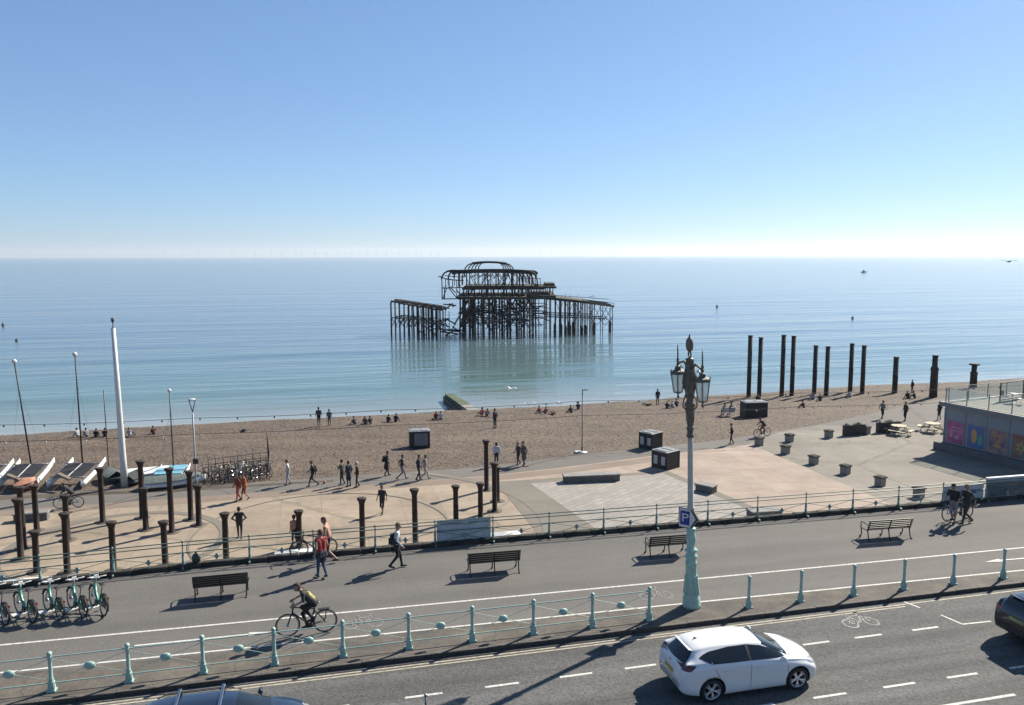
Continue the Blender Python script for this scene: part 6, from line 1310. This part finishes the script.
cat('beached catamaran with a pale blue panelled cover right of the flagpole', cm(172, 478), SEAWARD - .05, mh(173, 470, 376) + .4, cover=1, tilt=-.04, lift=.1); [setattr(c_, 'scale', (.85, .85, .85)) for c_ in bpy.data.objects if c_.get('label', '').startswith('beached catamaran with a pale blue')]
cat('beached catamaran mostly cut off by the left edge of the photo', cm(-14, 484), SEAWARD - .12, None)
def dinghy(label, p, rz, c, cov, L=3.6, mast=None):
    o = thing('dinghy', label, 'boat', p, rz, 'small dinghies under covers'); b = MB(); hull(b, L, 1.35, .55); b.build('hull', c, o)
    b = MB(); n = 8; vs = []
    for i in range(n + 1):
        u = i / n; x = L * (u * .92 - .5); ww = .66 * math.sin(PI * min(1, u * .7 + .3)) ** .6; zt = .55 + .12 * u; vs += [(x, -ww, zt - .08), (x, 0, zt + .30 - .12 * u), (x, ww, zt - .08)]
    b.add(vs, [(i * 3 + j, i * 3 + 3 + j, i * 3 + 4 + j, i * 3 + 1 + j) for i in range(n) for j in (0, 1)], True); b.build('cover', cov, o)
    if mast: b = MB(); b.tube([(.6, 0, .5), (.6, 0, mast)], .035, 5); b.build('mast', M_dark, o)
M_cvg = mat('grey_green_cover', (.12, .15, .14), .85, var=.2, scale=4); M_cvb = mat('dark_cover', (.05, .06, .06), .85, var=.2, scale=4)
dinghy('dinghy under a grey green cover with a thin mast, left of the flagpole', cm(112, 480), SEAWARD + .5, M_cvb, M_cvg, 2.3, 6.2)
dinghy('dinghy under a dark green cover close right of the flagpole', cm(136, 482), SEAWARD - .4, M_cvb, M_cvb, 2.1)
dinghy('upturned looking white dinghy between the flagpole and the blue cover', cm(150, 479), TH + .1, M_hull, M_hull, 3.0)
dinghy('long low white hull lying in front of the blue covered catamaran', cm(176, 486.5), TH + .06, M_hull, M_cvg, 3.8)
dinghy('orange red canoe shape lying behind the leftmost pair of columns', cm(27, 490), TH + .1, mat('faded_orange_hull', (.34, .15, .11), .6, var=.2), mat('faded_orange_deck', (.45, .22, .14), .7), 1.3)
# ------------------------------------------------------------------ crowded bicycle racks inside a low wire fence
fx0, fx1 = at(205, 483, ZL), at(267, 478, ZL)
for i in range(13):
    u = i / 12; p = fx0 + (fx1 - fx0) * u + N_ * rnd.uniform(.2, 1.0); c = rnd.choice([(.05, .05, .06), (.12, .12, .13), (.08, .03, .03), (.3, .3, .3), (.04, .06, .09)])
    bike('%s bicycle in the crowded rack, %s counting from the left' % ({(.05, .05, .06): 'black', (.12, .12, .13): 'grey', (.08, .03, .03): 'dark red', (.3, .3, .3): 'silver', (.04, .06, .09): 'dark blue'}[c], ordn(i)), p, SEAWARD + rnd.uniform(-.9, .9), c, lean=rnd.uniform(-.25, .25), group='bicycles parked in the crowded rack')
fe = thing('rack_fence', 'low dark tubular fence and rails enclosing the crowded bicycle racks', 'fence', fx0, 0); fd = fx1 - fx0
for i in range(9):
    for k in (0, 1): q = fd * (i / 8) + N_ * (k * 2.2 - .3); b = MB(); b.tube([q, q + Vector((rnd.uniform(-.06, .06), 0, 1.3 + .5 * (i == 8) + rnd.uniform(0, .3)))], .03, 5); b.build('post', M_dark, fe)
for k in (0, 1):
    for z in (.35, .8, 1.15): b = MB(); b.tube([N_ * (k * 2.2 - .3) + Vector((0, 0, z)), fd + N_ * (k * 2.2 - .3) + Vector((0, 0, z * 1.12 + .1))], .02, 4); b.build('rail', M_dark, fe)
for i in range(10): q = fd + N_ * (i * .24 - .3); b = MB(); b.tube([q, q + Vector((.25 - .03 * i, 0, 1.9 + .1 * i))], .018, 4); b.build('gate_bar', M_dark, fe)
b = MB(); b.tube([fd * .5 + Vector((0, 0, .3)), fd * .63 + Vector((0, 0, 1.3))], .07, 6); b.build('pale_pole', M_hull, fe)
r5 = random.Random(3)
for i in range(26):
    q = fd * r5.uniform(.02, .98) + N_ * r5.uniform(0, 1.9); a = r5.uniform(0, 6.28); L = r5.uniform(.5, 1.3); b = MB(); b.tube([q + Vector((0, 0, r5.uniform(.1, .5))), q + Vector((math.cos(a) * L, math.sin(a) * L * .5, r5.uniform(.5, 1.3)))], .02, 4); b.build('rack_bar', M_dark, fe)
# ------------------------------------------------------------------ boats, buoys, birds, wind farm
p = at(864, 272.5, ZS); mb = thing('motor_boat', 'small dark fishing boat far out near the right horizon', 'boat', p, .1); sc_ = p.y / 420; mb.scale = (sc_ * .35,) * 3
b = MB(); hull(b, 9, 3, 1.6); b.build('hull', M_dark, mb); b = MB(); b.box((-.6, 0, 2.4), (2.6, 2, 2.2), taper=.85, bev=.1); b.build('cabin', M_grey, mb); b = MB(); b.tube([(-1, 0, 3.4), (-1, 0, 5)], .08, 5); b.build('mast', M_dark, mb)
for i, (px, py) in enumerate([(3, 325.5), (16.5, 341), (852.5, 318.5), (717, 307)]):
    p = at(px, py, ZS); o = thing('buoy', ['dark buoy at the left edge, farther of two', 'dark buoy near the left edge, nearer of two', 'small dark marker buoy left of the fishing boat', 'small dark marker buoy right of the pier ruin'][i], 'buoy', p, 0, 'marker buoys'); s_ = p.length / 150; o.scale = (s_ * .5,) * 3
    b = MB(); b.ball((0, 0, .25), .42, 8, (1, 1, 1.1)); b.build('float', M_black, o); b = MB(); b.tube([(0, 0, .5), (0, 0, 1.1)], .08, 5); b.build('topmark', M_black, o)
def gull(label, p, rz, span=1.3, c=None, up=.25, s=1.):
    o = thing('seagull', label, 'bird', p, rz, 'seagulls in flight'); o.scale = (s,) * 3; m = c or mat('white_feathers', (.7, .7, .7), .8, var=.05)
    b = MB(); b.tube([(-.28, 0, 0), (-.12, 0, .0), (.05, 0, .02), (.2, 0, .04), (.27, 0, .05), (.33, 0, .04)], [.01, .05, .075, .045, .04, .008], 8); b.build('body', m, o)
    for sy in (-1, 1):
        b = MB(); a, e, t = (0, sy * .05, .03), (.08, sy * span * .25, .03 + up * .6), (-.06, sy * span * .5, .03 + up * .35)
        vs = [(.09, a[1], .04), (-.09, a[1], .03), (-.02, e[1], e[2]), (.15, e[1], e[2] + .01), (-.10, t[1], t[2]), (-.02, t[1], t[2] + .01)]; vs2 = [(x, y, z - .012) for x, y, z in vs]
        b.add(vs + vs2, [(0, 1, 2, 3), (3, 2, 4, 5), (9, 8, 7, 6), (11, 10, 8, 9), (0, 3, 9, 6), (3, 5, 11, 9), (1, 7, 8, 2), (2, 8, 10, 4), (5, 4, 10, 11)]); b.build('wing', m, o)
    b = MB(); b.add([(-.26, 0, .01), (-.42, .07, .01), (-.42, -.07, .01), (-.26, 0, -.01), (-.42, .07, 0), (-.42, -.07, 0)], [(0, 1, 2), (5, 4, 3), (0, 3, 4, 1), (1, 4, 5, 2), (2, 5, 3, 0)]); b.build('tail', m, o)
def air(px, py, dist): q = at(px, 400, ZS); d = (at(px, py, HC - 3 if py > 255 else HC + 3) - Vector((0, 0, HC))).normalized(); return Vector((0, 0, HC)) + d * dist
gull('dark gull gliding in the sky near the right horizon', air(1009, 261.7, 60), TH + .3, c=mat('dark_feathers', (.06, .06, .065), .8), up=.12, s=.85)
for i, (px, py) in enumerate([(511, 389), (529.5, 404.5), (559.5, 403.5)]): gull(['white gull over the water below the pier, highest of three', 'white gull low over the water, left of the lower two', 'white gull low over the water, right of the lower two'][i], air(px, py, 82), 1 + i, s=1.15)
M_turb = mat('backlit_dark_turbine', (.10, .10, .11), .6, var=.02)  # dark tone paints in the backlit look of white turbines
b = MB(); b.tube([(0, 0, 0), (0, 0, 80)], [3.2, 2.2], 6); tw = b.mesh('tower', M_turb); b = MB(); b.box((0, 2, 81), (5, 12, 5), bev=1); nc = b.mesh('nacelle', M_turb)
b = MB(); b.add([(-1.6, -5, 0), (1.6, -5, 0), (1.9, -5, 14), (.3, -5, 55), (-.3, -5, 55), (-1.2, -5, 14)], [tuple(range(6))]); b.add([(-1.6, -4.2, 0), (1.6, -4.2, 0), (1.9, -4.2, 14), (.3, -4.6, 55), (-.3, -4.6, 55), (-1.2, -4.2, 14)], [tuple(range(5, -1, -1))]); bd_ = b.mesh('blade', M_turb)
wt0 = None
for i in range(34):
    px = [233, 246, 258, 272, 285, 297, 305, 318, 329, 338, 347, 352, 360, 371, 380, 388, 399, 407, 416, 424, 433, 441, 150, 168, 186, 201, 214, 455, 540, 552, 566, 580, 597, 612][i] + rnd.uniform(-2, 2)
    dist = rnd.uniform(13200, 15500); a = (px - 512) / FPX; p = Vector((a * dist, dist, ZS))
    o = thing('wind_turbine', 'tiny pale wind turbine of the offshore wind farm on the horizon', 'wind turbine', p, rnd.uniform(-.4, .4), 'offshore wind turbines on the horizon')
    link('tower', tw, o); link('nacelle', nc, o); a0 = rnd.uniform(0, 2)
    for k in range(3): bo = link('blade', bd_, o, (0, 0, 81)); bo.rotation_euler = (0, a0 + k * 2 * PI / 3, 0)
# ------------------------------------------------------------------ sea haze
hm = bpy.data.materials.new('sea_haze'); hm.use_nodes = True; hn = hm.node_tree; hn.nodes.remove(hn.nodes['Principled BSDF']); pv = hn.nodes.new('ShaderNodeVolumePrincipled')
pv.inputs['Color'].default_value = (.86, .91, .98, 1); pv.inputs['Density'].default_value = HAZE; pv.inputs['Anisotropy'].default_value = .35
hn.links.new(pv.outputs[0], hn.nodes['Material Output'].inputs['Volume'])
b = MB(); b.box((0, (FAR - 3000) / 2, 75 - 4), (2 * FAR + 400, FAR + 3000 + 400, 158)); hz = b.build('haze', hm); hz['kind'] = 'stuff'
